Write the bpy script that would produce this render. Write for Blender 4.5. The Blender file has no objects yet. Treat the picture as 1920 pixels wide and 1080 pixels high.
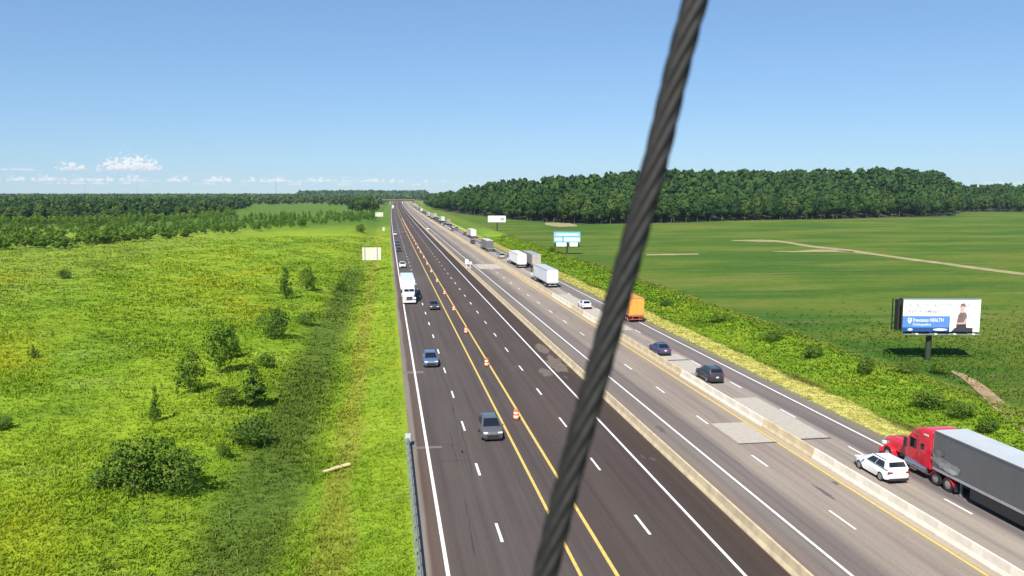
import bpy, bmesh, math, random
import numpy as np
from mathutils import Vector, Matrix

random.seed(7)
RNG = np.random.default_rng(7)
R = math.radians
SC = bpy.context.scene
COL = SC.collection

# ---------------------------------------------------------------- camera
H = 21.27                        # camera height above the road
F, CX, CY = 1553.0, 960.0, 540.0   # focal length and centre in photograph pixels
PITCH, YAW = R(6.52), R(8.69)
cd = bpy.data.cameras.new("camera")
cd.sensor_width = 36.0
cd.lens = 36.0 * F / 1920.0
cd.clip_start, cd.clip_end = 0.05, 90000
cd.dof.use_dof = True
cd.dof.focus_distance = 160
cd.dof.aperture_fstop = 9.5
cam = bpy.data.objects.new("camera", cd)
COL.objects.link(cam)
cam.location = (0, 0, H)
cam.rotation_euler = (math.pi / 2 - PITCH, 0, -YAW)
SC.camera = cam

# ---------------------------------------------------------------- light
SUN_EL, SUN_AZ = R(47), R(25)      # sun behind the camera, to the left
tosun = Vector((-math.sin(SUN_AZ) * math.cos(SUN_EL), -math.cos(SUN_AZ) * math.cos(SUN_EL), math.sin(SUN_EL)))
SKY_K, EXPO = 0.060, 0.90
w = bpy.data.worlds.new("World")
SC.world = w
w.use_nodes = True
wn = w.node_tree
bg = wn.nodes["Background"]
sky = wn.nodes.new("ShaderNodeTexSky")
sky.sky_type = 'NISHITA'
sky.sun_disc = False
sky.sun_elevation = SUN_EL
sky.sun_rotation = math.pi + SUN_AZ
sky.altitude = 300
sky.air_density, sky.dust_density, sky.ozone_density = 1.0, 0.0, 2.6
bg.inputs[1].default_value = SKY_K
sd = bpy.data.lights.new("sun", 'SUN')
sd.energy = 4.2
sd.angle = R(0.53)
sd.color = (1.0, 0.95, 0.87)
so = bpy.data.objects.new("sun", sd)
COL.objects.link(so)
so.rotation_euler = tosun.to_track_quat('Z', 'Y').to_euler()
SC.view_settings.view_transform = 'Standard'
SC.view_settings.look = 'None'
SC.view_settings.exposure = EXPO
SC.view_settings.gamma = 1.0
SC.view_settings.use_curve_mapping = False
SC.cycles.max_bounces = 5
SC.cycles.volume_bounces = 0
SC.cycles.transparent_max_bounces = 4

# ---------------------------------------------------------------- geometry of the place
def curve(Y):
    """The road bends very gently to the right in the distance."""
    Y = np.asarray(Y, float)
    c = np.clip(Y, 0, 2000)
    return 4.5e-6 * c * c + np.maximum(Y - 2000, 0) * 0.018

_cp, _sp, _cy, _sy = math.cos(PITCH), math.sin(PITCH), math.cos(YAW), math.sin(YAW)
def ray(px, py):
    x, y = (px - CX) / F, (CY - py) / F
    fx, fz = _cp + y * _sp, -_sp + y * _cp            # forward (horizontal) and up
    return np.array([x * _cy + fx * _sy, -x * _sy + fx * _cy, fz])
def at_depth(px, py, d):
    """The point d metres out along the horizontal through a line of sight."""
    r = ray(px, py)
    return np.array([0, 0, H]) + r * d
_waves = [(random.uniform(0, 6.28), random.uniform(0, 6.28), random.uniform(.35, 2.2)) for _ in range(14)]
def bumps(X, Y):
    z = 0
    for a, p, k in _waves:
        z = z + np.sin((np.cos(a) * X + np.sin(a) * Y) * k + p) / (1 + 1.5 * k)
    return z / 4.0
def smooth(a, b, x):
    t = np.clip((x - a) / (b - a), 0, 1)
    return t * t * (3 - 2 * t)
def terr(X, Y):
    """Height of the land: road bed at 0, a ditch either side, rolling meadow, flat field."""
    X = np.asarray(X, float); Y = np.asarray(Y, float)
    u = X - curve(Y)
    d = 1.2 - u
    zl = -1.5 * smooth(0.5, 8.5, d) + 1.1 * smooth(11, 19, d)
    zl = zl + smooth(1.0, 4, d) * (0.22 * bumps(X, Y) + 0.5 * bumps(X * .12 + 9, Y * .12) * smooth(12, 30, d))
    e = u - 43.2
    zr = -1.1 * smooth(2.5, 8, e) + 1.1 * smooth(10, 17, e)
    zr = zr + 0.20 * bumps(X, Y) * smooth(1, 4, e) * (1 - smooth(15, 19, e))
    z = np.where(u < 1.2, zl, np.where(u > 43.2, zr, 0.0))
    return z - 0.03
def G(px, py, z=None):
    """Where the line of sight through a pixel of the photograph meets the ground."""
    r = ray(px, py)
    zz = 0.0 if z is None else z
    for _ in range(8):
        t = (zz - H) / r[2]
        p = np.array([0, 0, H]) + r * t
        if z is not None: break
        zz = float(terr(p[0], p[1]))
    return p

# ---------------------------------------------------------------- materials
MATS = {}
def newmat(name):
    m = bpy.data.materials.new(name)
    m.use_nodes = True
    nt = m.node_tree
    return m, nt, nt.nodes["Principled BSDF"]
def N(nt, typ, **kw):
    n = nt.nodes.new(typ)
    for k, v in kw.items():
        if k.startswith("i_"):
            n.inputs[k[2:].replace("_", " ")].default_value = v
        else:
            setattr(n, k, v)
    return n
def noise(nt, vec, scale, detail=3, rough=.55, stretch=None):
    if stretch:
        mp = N(nt, "ShaderNodeMapping"); mp.inputs["Scale"].default_value = stretch
        nt.links.new(vec, mp.inputs[0]); vec = mp.outputs[0]
    n = N(nt, "ShaderNodeTexNoise"); n.inputs["Scale"].default_value = scale
    n.inputs["Detail"].default_value = detail; n.inputs["Roughness"].default_value = rough
    nt.links.new(vec, n.inputs["Vector"])
    return n.outputs["Fac"]
def ramp(nt, fac, stops, interp='LINEAR'):
    r = N(nt, "ShaderNodeValToRGB"); r.color_ramp.interpolation = interp
    el = r.color_ramp.elements
    while len(el) > 1: el.remove(el[-1])
    el[0].position = stops[0][0]; el[0].color = (*stops[0][1], 1)
    for p, c in stops[1:]:
        e = el.new(p); e.color = (*c, 1)
    nt.links.new(fac, r.inputs[0])
    return r.outputs[0]
def mixc(nt, fac, a, b, mode='MIX'):
    m = N(nt, "ShaderNodeMix", data_type='RGBA', blend_type=mode)
    for sock, v in ((m.inputs[0], fac), (m.inputs[6], a), (m.inputs[7], b)):
        if isinstance(v, (int, float)): sock.default_value = v
        elif isinstance(v, tuple): sock.default_value = (*v, 1)
        else: nt.links.new(v, sock)
    return m.outputs[2]
def math_(nt, op, a, b=None, c=None):
    m = N(nt, "ShaderNodeMath", operation=op)
    for i, v in enumerate((a, b, c)):
        if v is None: continue
        if isinstance(v, (int, float)): m.inputs[i].default_value = v
        else: nt.links.new(v, m.inputs[i])
    return m.outputs[0]
def maprange(nt, v, a, b, c=0, d=1):
    m = N(nt, "ShaderNodeMapRange", interpolation_type='SMOOTHSTEP')
    nt.links.new(v, m.inputs[0])
    for i, x in enumerate((a, b, c, d)): m.inputs[i + 1].default_value = x
    return m.outputs[0]
def paint(name, col, rough=.5, metal=0, var=.12, scale=6, spec=.5, coat=0):
    """Plain coated or cast surface with slight uneven grime."""
    if name in MATS: return MATS[name]
    m, nt, b = newmat(name)
    tc = N(nt, "ShaderNodeTexCoord").outputs["Object"]
    n = noise(nt, tc, scale, 4)
    lo = tuple(c * (1 - var) for c in col); hi = tuple(min(1, c * (1 + var)) for c in col)
    nt.links.new(ramp(nt, n, [(.3, lo), (.7, hi)]), b.inputs["Base Color"])
    b.inputs["Roughness"].default_value = rough
    b.inputs["Metallic"].default_value = metal
    b.inputs["Specular IOR Level"].default_value = spec
    b.inputs["Coat Weight"].default_value = coat
    b.inputs["Coat Roughness"].default_value = .08
    MATS[name] = m
    return m
def carpaint(name, col, rough=.35): return paint(name, col, rough, 0, .05, 3, .5, .7)
def pos(nt): return N(nt, "ShaderNodeNewGeometry").outputs["Position"]
def roadx(nt, P):
    """Distance across from the camera line, following the road's bend."""
    s = N(nt, "ShaderNodeSeparateXYZ"); nt.links.new(P, s.inputs[0])
    y2 = math_(nt, 'MULTIPLY', s.outputs[1], s.outputs[1])
    return math_(nt, 'SUBTRACT', s.outputs[0], math_(nt, 'MULTIPLY', y2, 4.5e-6)), s.outputs[1]

def meadow_colour(nt):
    P = pos(nt)
    u, y = roadx(nt, P)
    big = noise(nt, P, .022, 5, .6, (1.25, .55, 1))
    mid = noise(nt, P, .16, 4, .6, (1, .7, 1))
    c = ramp(nt, big, [(.30, (.112, .200, .018)), (.42, (.178, .280, .019)), (.55, (.238, .330, .024)),
                       (.64, (.275, .325, .018)), (.74, (.200, .290, .022))])
    c = mixc(nt, maprange(nt, mid, .40, .68, .0, .45), c, (.140, .225, .016))
    pat = noise(nt, P, .055, 5, .7, (.8, 1.5, 1))
    c = mixc(nt, maprange(nt, pat, .55, .66, 0, .55), c, (.27, .345, .060))
    c = mixc(nt, maprange(nt, pat, .45, .33, 0, .60), c, (.090, .165, .016))
    gold = noise(nt, P, .034, 4, .6, (1.3, .45, 1))
    c = mixc(nt, maprange(nt, gold, .52, .68, 0, .65), c, (.295, .305, .014))
    # pale seeding grass far left, sedge in the ditch, dry verge beside it
    pale = math_(nt, 'MULTIPLY', maprange(nt, u, -60, -95), maprange(nt, mid, .4, .6, .3, .9))
    c = mixc(nt, math_(nt, 'MULTIPLY', pale, .5), c, (.22, .26, .055))
    wob = math_(nt, 'ADD', u, math_(nt, 'MULTIPLY', math_(nt, 'SUBTRACT', mid, .5), 3.0))
    d = math_(nt, 'MULTIPLY', math_(nt, 'MULTIPLY', maprange(nt, wob, -14.2, -10.8), maprange(nt, wob, -4.9, -8.4)), maprange(nt, y, 290, 190, .35, 1))
    c = mixc(nt, math_(nt, 'MULTIPLY', d, .84), c, (.078, .124, .022))
    dry = math_(nt, 'MULTIPLY', maprange(nt, wob, -5.6, -4.4), maprange(nt, wob, -2.0, -3.2))
    c = mixc(nt, math_(nt, 'MULTIPLY', dry, .45), c, (.25, .215, .040))
    c = mixc(nt, math_(nt, 'MULTIPLY', maprange(nt, y, 430, 620), .75), c, (.050, .120, .020))
    fine = noise(nt, P, 1.3, 4, .7)
    c = mixc(nt, 1.0, c, ramp(nt, fine, [(.25, (.74, .77, .7)), (.5, (1, 1, 1)), (.75, (1.2, 1.15, 1.18))]), 'MULTIPLY')
    return c
def bank_colour(nt):
    P = pos(nt)
    u, y = roadx(nt, P)
    mid = noise(nt, P, .14, 4, .6)
    c = ramp(nt, mid, [(.3, (.125, .210, .020)), (.48, (.190, .305, .024)), (.6, (.240, .330, .030)), (.75, (.25, .275, .05))])
    wob = math_(nt, 'ADD', u, math_(nt, 'MULTIPLY', math_(nt, 'SUBTRACT', mid, .5), 4.0))
    yel = math_(nt, 'MULTIPLY', maprange(nt, wob, 47.6, 46.2), maprange(nt, y, 250, 520, 1, .5))
    yn = noise(nt, P, .5, 4, .6)
    c = mixc(nt, yel, c, ramp(nt, yn, [(.3, (.36, .345, .075)), (.6, (.54, .50, .16)), (.8, (.46, .43, .17))]))
    brown = math_(nt, 'MULTIPLY', math_(nt, 'MULTIPLY', maprange(nt, wob, 46.4, 47.6), maprange(nt, wob, 50.5, 48.5)), maprange(nt, mid, .42, .6))
    c = mixc(nt, math_(nt, 'MULTIPLY', brown, .8), c, (.12, .10, .035))
    c = mixc(nt, math_(nt, 'MULTIPLY', math_(nt, 'MULTIPLY', maprange(nt, y, 380, 560), .7), maprange(nt, wob, 46.5, 48)), c, (.075, .125, .022))
    edge = maprange(nt, wob, 58.5, 61.5)
    c = mixc(nt, math_(nt, 'MULTIPLY', edge, .45), c, (.15, .13, .045))
    fine = noise(nt, P, 1.5, 4, .7)
    c = mixc(nt, 1.0, c, ramp(nt, fine, [(.25, (.55, .60, .5)), (.5, (1, 1, 1)), (.75, (1.3, 1.25, 1.3))]), 'MULTIPLY')
    return c
def bean_colour(nt):
    P = pos(nt)
    u, y = roadx(nt, P)
    big = noise(nt, P, .018, 5, .62, (.7, 1.6, 1))
    c = ramp(nt, big, [(.32, (.044, .108, .017)), (.45, (.060, .124, .016)), (.54, (.100, .152, .020)), (.66, (.145, .160, .035))])
    st = noise(nt, P, .09, 4, .65, (.28, 1.7, 1))
    c = mixc(nt, maprange(nt, st, .54, .68, 0, .70), c, (.165, .160, .05))
    c = mixc(nt, maprange(nt, st, .45, .30, 0, .5), c, (.030, .095, .012))
    sl = math_(nt, 'ADD', y, math_(nt, 'MULTIPLY', u, .10))
    wv = math_(nt, 'SINE', math_(nt, 'ADD', math_(nt, 'MULTIPLY', sl, 6.2832 / 2.28), math_(nt, 'MULTIPLY', noise(nt, P, .25, 2), 2.5)))
    wv2 = math_(nt, 'SINE', math_(nt, 'ADD', math_(nt, 'MULTIPLY', sl, 6.2832 / 9.1), math_(nt, 'MULTIPLY', noise(nt, P, .06, 2), 3.0)))
    rw = math_(nt, 'ADD', math_(nt, 'MULTIPLY', wv, maprange(nt, y, 420, 160, .0, .5)), math_(nt, 'MULTIPLY', wv2, .5))
    c = mixc(nt, maprange(nt, rw, .25, .9, 0, .26), c, (.17, .16, .055))
    fine = noise(nt, P, .8, 4, .7, (.5, 1.5, 1))
    c = mixc(nt, 1.0, c, ramp(nt, fine, [(.25, (.6, .65, .6)), (.5, (1, 1, 1)), (.75, (1.3, 1.2, 1.3))]), 'MULTIPLY')
    return c
def plantmat(name, colour, tufts, trans=.38):
    m, nt, b = newmat(name)
    c = colour(nt)
    if tufts:
        a = N(nt, "ShaderNodeAttribute", attribute_name="tint").outputs["Fac"]
        c = mixc(nt, 1.0, c, ramp(nt, a, [(0, (.74, .78, .72)), (.5, (1.03, 1.03, 1.03)), (.93, (1.28, 1.22, 1.2)), (1, (1.7, 1.6, 2.4))]), 'MULTIPLY')
        nt.nodes.remove(b)
        d = N(nt, "ShaderNodeBsdfDiffuse"); t = N(nt, "ShaderNodeBsdfTranslucent"); mx = N(nt, "ShaderNodeMixShader")
        mx.inputs[0].default_value = trans
        nt.links.new(c, d.inputs[0]); nt.links.new(c, t.inputs[0])
        nt.links.new(d.outputs[0], mx.inputs[1]); nt.links.new(t.outputs[0], mx.inputs[2])
        nt.links.new(mx.outputs[0], nt.nodes["Material Output"].inputs[0])
    else:
        nt.links.new(c, b.inputs["Base Color"]); b.inputs["Roughness"].default_value = 1; b.inputs["Specular IOR Level"].default_value = .05
        bn = N(nt, "ShaderNodeBump"); bn.inputs["Strength"].default_value = .7; bn.inputs["Distance"].default_value = .5
        nt.links.new(noise(nt, pos(nt), 1.1, 5, .7), bn.inputs["Height"])
        nt.links.new(bn.outputs[0], b.inputs["Normal"])
    return m
def leafmat(name, dark, mid_, light, rnd=.5):
    m, nt, b = newmat(name)
    nt.nodes.remove(b)
    a = N(nt, "ShaderNodeAttribute", attribute_name="tint").outputs["Fac"]
    oi = N(nt, "ShaderNodeObjectInfo").outputs["Random"]
    v = math_(nt, 'ADD', math_(nt, 'MULTIPLY', a, 1 - rnd), math_(nt, 'MULTIPLY', oi, rnd))
    c = ramp(nt, v, [(.1, dark), (.5, mid_), (.9, light)])
    d = N(nt, "ShaderNodeBsdfDiffuse"); t = N(nt, "ShaderNodeBsdfTranslucent"); mx = N(nt, "ShaderNodeMixShader")
    mx.inputs[0].default_value = .22
    nt.links.new(c, d.inputs[0]); nt.links.new(c, t.inputs[0])
    nt.links.new(d.outputs[0], mx.inputs[1]); nt.links.new(t.outputs[0], mx.inputs[2])
    nt.links.new(mx.outputs[0], nt.nodes["Material Output"].inputs[0])
    return m

M_meadow = plantmat("meadow", meadow_colour, False)
M_meadow_t = plantmat("meadow_plants", meadow_colour, True)
M_bank = plantmat("bank", bank_colour, False)
M_bank_t = plantmat("bank_plants", bank_colour, True)
M_bean = plantmat("bean_field", bean_colour, False)
M_bean_t = plantmat("bean_plants", bean_colour, True)
M_oak = leafmat("oak_leaves", (.024, .056, .018), (.050, .102, .027), (.098, .152, .034))
M_bush = leafmat("bush_leaves", (.046, .098, .018), (.095, .165, .026), (.160, .230, .036), .35)
M_wood2 = leafmat("mixed_wood_leaves", (.026, .060, .020), (.058, .108, .030), (.115, .165, .040), .4)
M_sap = leafmat("sapling_leaves", (.060, .125, .015), (.100, .180, .021), (.150, .235, .030), .4)
M_bark = paint("bark", (.09, .07, .055), .9, 0, .3, 3)

def asphalt(name, bands):
    """Worn pavement; bands = (distance across, colour) pairs, lane surfaces laid at different times."""
    m, nt, b = newmat(name)
    P = pos(nt)
    u, y = roadx(nt, P)
    wob = math_(nt, 'ADD', u, math_(nt, 'MULTIPLY', math_(nt, 'SUBTRACT', noise(nt, P, .3, 3, .6, (1, .12, 1)), .5), .9))
    lo, hi = bands[0][0], bands[-1][0]
    f = maprange(nt, wob, lo, hi); nt.nodes[-1].interpolation_type = 'LINEAR'
    c = ramp(nt, f, [((p - lo) / (hi - lo), q) for p, q in bands])
    streak = noise(nt, P, 1.0, 4, .6, (1.9, .022, 1))
    c = mixc(nt, 1.0, c, ramp(nt, streak, [(.3, (.80, .80, .80)), (.5, (1, 1, 1)), (.7, (1.16, 1.15, 1.13))]), 'MULTIPLY')
    blot = noise(nt, P, .07, 4, .6, (1, .4, 1))
    c = mixc(nt, 1.0, c, ramp(nt, blot, [(.3, (.88, .87, .86)), (.7, (1.1, 1.1, 1.1))]), 'MULTIPLY')
    fine = noise(nt, P, 5, 4, .7)
    c = mixc(nt, 1.0, c, ramp(nt, fine, [(.3, (.90, .90, .90)), (.7, (1.1, 1.1, 1.1))]), 'MULTIPLY')
    nt.links.new(c, b.inputs["Base Color"])
    b.inputs["Roughness"].default_value = .92; b.inputs["Specular IOR Level"].default_value = .2
    return m
_wa = (.079, .062, .056); _wb = (.080, .0635, .057); _wc = (.066, .050, .044)
M_west = asphalt("westbound_asphalt", [(1.6, (.19, .165, .125)), (2.1, (.19, .16, .13)), (2.3, (.098, .068, .054)), (3.0, (.098, .070, .056)), (3.5, _wb), (6.5, (.084, .0695, .062)), (10.4, _wb),
    (11.0, _wa), (12.3, _wa), (12.8, _wc), (15, (.078, .060, .052)), (19.2, _wc), (20.2, (.054, .039, .033)), (22.2, (.056, .039, .031))])
_l = (.31, .265, .215); _d = (.150, .122, .110)
M_east = asphalt("eastbound_asphalt", [(22.6, (.22, .17, .13)), (23.4, (.175, .135, .115)), (24.9, (.165, .145, .125)), (25.6, _d), (27.3, (.155, .13, .118)), (28.0, (.230, .194, .158)), (29.4, (.26, .218, .177)),
    (31, (.237, .192, .162)), (33, (.255, .215, .165)), (33.4, (.33, .27, .20)), (35.2, (.31, .265, .215)), (36.4, (.25, .215, .18)), (37.6, _l), (38.5, (.25, .22, .19)), (38.9, (.145, .12, .115)), (40.3, (.172, .145, .135)), (41.4, _d), (42.2, (.17, .15, .115)), (43.4, (.20, .17, .11))])
M_white = paint("white_paint", (.72, .70, .68), .7, 0, .16, 2)
M_yellow = paint("yellow_paint", (.62, .43, .10), .7, 0, .18, 2)
M_conc = paint("tan_concrete", (.52, .42, .265), .85, 0, .20, .9)
M_concw = paint("pale_concrete", (.64, .585, .48), .85, 0, .14, 1.1)
M_patch = paint("concrete_patch", (.385, .345, .285), .9, 0, .10, 2)
M_dirt = paint("bare_dirt", (.285, .240, .110), 1, 0, .30, .25)
M_dirtr = paint("red_dirt", (.30, .20, .11), 1, 0, .28, .6)
M_steel = paint("galvanised", (.30, .34, .33), .45, .5, .2, 3)
M_alu = paint("sign_aluminium", (.62, .62, .50), .55, .1, .08, 1)
M_glass = paint("dark_glass", (.010, .013, .018), .06, 0, .1, 2, .6)
M_tyre = paint("tyre_rubber", (.018, .018, .018), .9, 0, .2, 8)
M_rim = paint("alloy_rim", (.40, .40, .42), .35, .6, .1, 8)
M_black = paint("black_plastic", (.020, .020, .022), .6, 0, .2, 6)
M_lamp = paint("headlamp", (.70, .70, .70), .1, 0, .05, 5)
M_red = paint("tail_lamp", (.24, .018, .018), .2, 0, .1, 5)
M_chrome = paint("chrome", (.6, .6, .6), .15, .9, .05, 5)
M_plate = paint("plate", (.6, .6, .62), .5, 0, .05, 10)
M_orange = paint("drum_orange", (.72, .17, .035), .55, 0, .08, 4)
M_sheet = paint("drum_white", (.80, .74, .68), .4, 0, .05, 4)
M_timber = paint("weathered_timber", (.52, .45, .22), .9, 0, .2, 3)

# ---------------------------------------------------------------- the sky: clear blue, a little cumulus low down
def azel(px, py):
    r = ray(px, py)
    return math.atan2(r[0], r[1]), math.asin(r[2] / np.linalg.norm(r))
def build_sky():
    nt = wn
    d = N(nt, "ShaderNodeTexCoord").outputs["Generated"]
    sp = N(nt, "ShaderNodeSeparateXYZ"); nt.links.new(d, sp.inputs[0])
    az = math_(nt, 'ARCTAN2', sp.outputs[0], sp.outputs[1]); el = math_(nt, 'ARCSINE', sp.outputs[2])
    def vec(sx, sy, off=0.0):
        c = N(nt, "ShaderNodeCombineXYZ")
        nt.links.new(math_(nt, 'MULTIPLY', az, sx), c.inputs[0]); nt.links.new(math_(nt, 'MULTIPLY', el, sy), c.inputs[1]); c.inputs[2].default_value = off
        return c.outputs[0]
    puff = noise(nt, vec(170, 230), 1.0, 7, .68)
    lump = noise(nt, vec(62, 40, 4.0), 1.0, 4, .6)
    full = None; shade = None
    K = 1 / (SKY_K * 2 ** EXPO)
    gm = N(nt, "ShaderNodeGamma"); gm.inputs[1].default_value = .65      # a humid summer sky: less contrast between zenith and horizon
    nt.links.new(mixc(nt, 1.0, sky.outputs[0], (1 / K, 1 / K, 1 / K), 'MULTIPLY'), gm.inputs[0])
    col = mixc(nt, 1.0, gm.outputs[0], (.53 * K, .73 * K, .98 * K), 'MULTIPLY')
    def add(col, base, height, top, opac):
        """height: scalar or socket in radians; top: envelope socket 0..1"""
        h = math_(nt, 'MULTIPLY', math_(nt, 'SUBTRACT', math_(nt, 'POWER', top, .6), .18), height)
        up = math_(nt, 'SUBTRACT', el, base)
        q = math_(nt, 'ADD', math_(nt, 'SUBTRACT', h, up), math_(nt, 'MULTIPLY', math_(nt, 'SUBTRACT', puff, .5), height * 3.4))
        m = math_(nt, 'MULTIPLY', maprange(nt, q, 0.0, height * .42), maprange(nt, math_(nt, 'ADD', up, math_(nt, 'MULTIPLY', math_(nt, 'SUBTRACT', puff, .5), height * .25)), -height * .10, height * .12))
        m = math_(nt, 'MULTIPLY', math_(nt, 'MULTIPLY', m, maprange(nt, top, .02, .25)), opac)
        t = maprange(nt, math_(nt, 'ADD', math_(nt, 'DIVIDE', up, height), math_(nt, 'MULTIPLY', puff, 1.6)), .70, 1.20)
        c = mixc(nt, t, (.66 * K, .69 * K, .78 * K), (1.0 * K, 1.0 * K, 1.0 * K))
        return mixc(nt, m, col, c)
    def env(px, wpx):
        a0 = azel(px, 340)[0]; hw = (azel(px + wpx / 2, 340)[0] - azel(px - wpx / 2, 340)[0]) / 2
        t = math_(nt, 'DIVIDE', math_(nt, 'SUBTRACT', az, a0), hw)
        return math_(nt, 'MAXIMUM', math_(nt, 'SUBTRACT', 1.0, math_(nt, 'MULTIPLY', t, t)), 0.0)
    far = maprange(nt, math_(nt, 'ADD', lump, math_(nt, 'MULTIPLY', math_(nt, 'SUBTRACT', noise(nt, vec(210, 0, 9.0), 1.0, 2), .5), .25)), .44, .60)
    col = add(col, azel(500, 347)[1], .004, far, .55)
    west_ = maprange(nt, az, azel(960, 340)[0], azel(640, 340)[0], .0, 1)
    row = math_(nt, 'MULTIPLY', maprange(nt, noise(nt, vec(46, 0, 2.0), 1.0, 4, .6), .40, .58), west_)
    col = add(col, azel(500, 342)[1], .0075, row, .80)
    col = add(col, azel(60, 320)[1], .004, math_(nt, 'MULTIPLY', env(30, 110), .8), .45)
    col = add(col, azel(137, 319)[1], .0105, env(137, 72), .85)
    col = add(col, azel(245, 321)[1], .0215, env(247, 142), .92)
    nt.links.new(col, bg.inputs[0])
build_sky()

# ---------------------------------------------------------------- mesh builder
class MB:
    def __init__(s): s.v, s.f, s.m = [], [], []
    def add(s, vs, fs, m=0):
        o = len(s.v); s.v += [tuple(p) for p in vs]
        s.f += [tuple(i + o for i in f) for f in fs]; s.m += [m] * len(fs)
        return s
    def box(s, c, d, m=0, rot=None, taper=(1, 1)):
        x, y, z = (k / 2 for k in d); tx, ty = taper
        p = [(-x, -y, -z), (x, -y, -z), (x, y, -z), (-x, y, -z), (-x * tx, -y * ty, z), (x * tx, -y * ty, z), (x * tx, y * ty, z), (-x * tx, y * ty, z)]
        if rot is not None: p = [rot @ Vector(q) for q in p]
        p = [(q[0] + c[0], q[1] + c[1], q[2] + c[2]) for q in p]
        return s.add(p, [(3, 2, 1, 0), (4, 5, 6, 7), (0, 1, 5, 4), (1, 2, 6, 5), (2, 3, 7, 6), (3, 0, 4, 7)], m)
    def tube(s, a, b, r, n=8, r2=None, m=0):
        a, b = Vector(a), Vector(b); r2 = r if r2 is None else r2
        q = (b - a).to_track_quat('Z', 'Y')
        p = [a + q @ Vector((math.cos(i * 6.28318 / n) * r, math.sin(i * 6.28318 / n) * r, 0)) for i in range(n)]
        p += [b + q @ Vector((math.cos(i * 6.28318 / n) * r2, math.sin(i * 6.28318 / n) * r2, 0)) for i in range(n)]
        f = [(i, (i + 1) % n, n + (i + 1) % n, n + i) for i in range(n)] + [tuple(range(n - 1, -1, -1)), tuple(range(n, 2 * n))]
        return s.add(p, f, m)
    def loft(s, rings, m=0, caps=True, closed=True):
        n = len(rings[0]); p = [q for r in rings for q in r]; f = []
        for k in range(len(rings) - 1):
            for i in range(n if closed else n - 1):
                j = (i + 1) % n
                f.append((k * n + i, k * n + j, (k + 1) * n + j, (k + 1) * n + i))
        if caps: f += [tuple(range(n - 1, -1, -1)), tuple(range((len(rings) - 1) * n, len(rings) * n))]
        return s.add(p, f, m)
    def prof(s, pts, hw, m=0):
        """Side profile (y, z) drawn out to both sides; hw(y, z) is the half width."""
        def ring(sx, inn, k, e): return [(sx * (hw(y, z) - inn), y * e, z if z < .6 else .6 + (z - .6) * k) for y, z in pts]
        return s.loft([ring(-1, 0, .80, .975), ring(-1, .035, .92, .99), ring(-1, .12, .99, 1), ring(-1, .35, 1.02, 1.004), ring(1, .35, 1.02, 1.004), ring(1, .12, .99, 1), ring(1, .035, .92, .99), ring(1, 0, .80, .975)], m)
    def panel(s, quad, out, t=.012, inset=(0, 0, 0, 0), m=0):
        """A thin plate on a four-cornered face (a b c d round it), set proud of it."""
        a, b, c, d = (Vector(q) for q in quad)
        l, r, lo, hi = inset
        def P(x, y): return (a * (1 - x) + b * x) * (1 - y) + (d * (1 - x) + c * x) * y
        q = [P(l, lo), P(1 - r, lo), P(1 - r, 1 - hi), P(l, 1 - hi)]
        n = Vector(out).normalized()
        p = [k - n * .02 for k in q] + [k + n * t for k in q]
        return s.add(p, [(3, 2, 1, 0), (4, 5, 6, 7), (0, 1, 5, 4), (1, 2, 6, 5), (2, 3, 7, 6), (3, 0, 4, 7)], m)
    def build(s, name, mats, parent=None, bevel=0, smoothed=False):
        me = bpy.data.meshes.new(name)
        me.from_pydata(s.v, [], s.f)
        bm = bmesh.new(); bm.from_mesh(me)
        big = [f for f in bm.faces if len(f.verts) > 4]
        if big: bmesh.ops.triangulate(bm, faces=big)
        bmesh.ops.recalc_face_normals(bm, faces=bm.faces)
        if bevel:
            es = [e for e in bm.edges if len(e.link_faces) == 2 and e.calc_face_angle(0) > .5]
            bmesh.ops.bevel(bm, geom=es, offset=bevel, segments=3, affect='EDGES', profile=.6, clamp_overlap=True)
        bm.to_mesh(me); bm.free()
        if smoothed or bevel:
            me.polygons.foreach_set("use_smooth", [True] * len(me.polygons))
            me.set_sharp_from_angle(angle=R(38))
        for q in (mats if isinstance(mats, (list, tuple)) else [mats]): me.materials.append(q)
        if len(s.m) == len(me.polygons): me.polygons.foreach_set("material_index", s.m)
        return link(name, me, parent)
def link(name, me, parent=None):
    o = bpy.data.objects.new(name, me); COL.objects.link(o)
    if parent: o.parent = parent
    return o
def tag(o, label=None, cat=None, group=None, kind=None):
    for k, v in (("label", label), ("category", cat), ("group", group), ("kind", kind)):
        if v: o[k] = v
    return o
def thing(name, label, cat, loc=(0, 0, 0), rz=0, group=None):
    o = bpy.data.objects.new(name, None); COL.objects.link(o)
    o.empty_display_size = .3
    o.location = loc; o.rotation_euler = (0, 0, rz)
    return tag(o, label, cat, group)
def copy_tree(o, parent=None):
    c = o.copy(); COL.objects.link(c)
    if parent: c.parent = parent
    for ch in o.children: copy_tree(ch, c)
    return c
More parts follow.
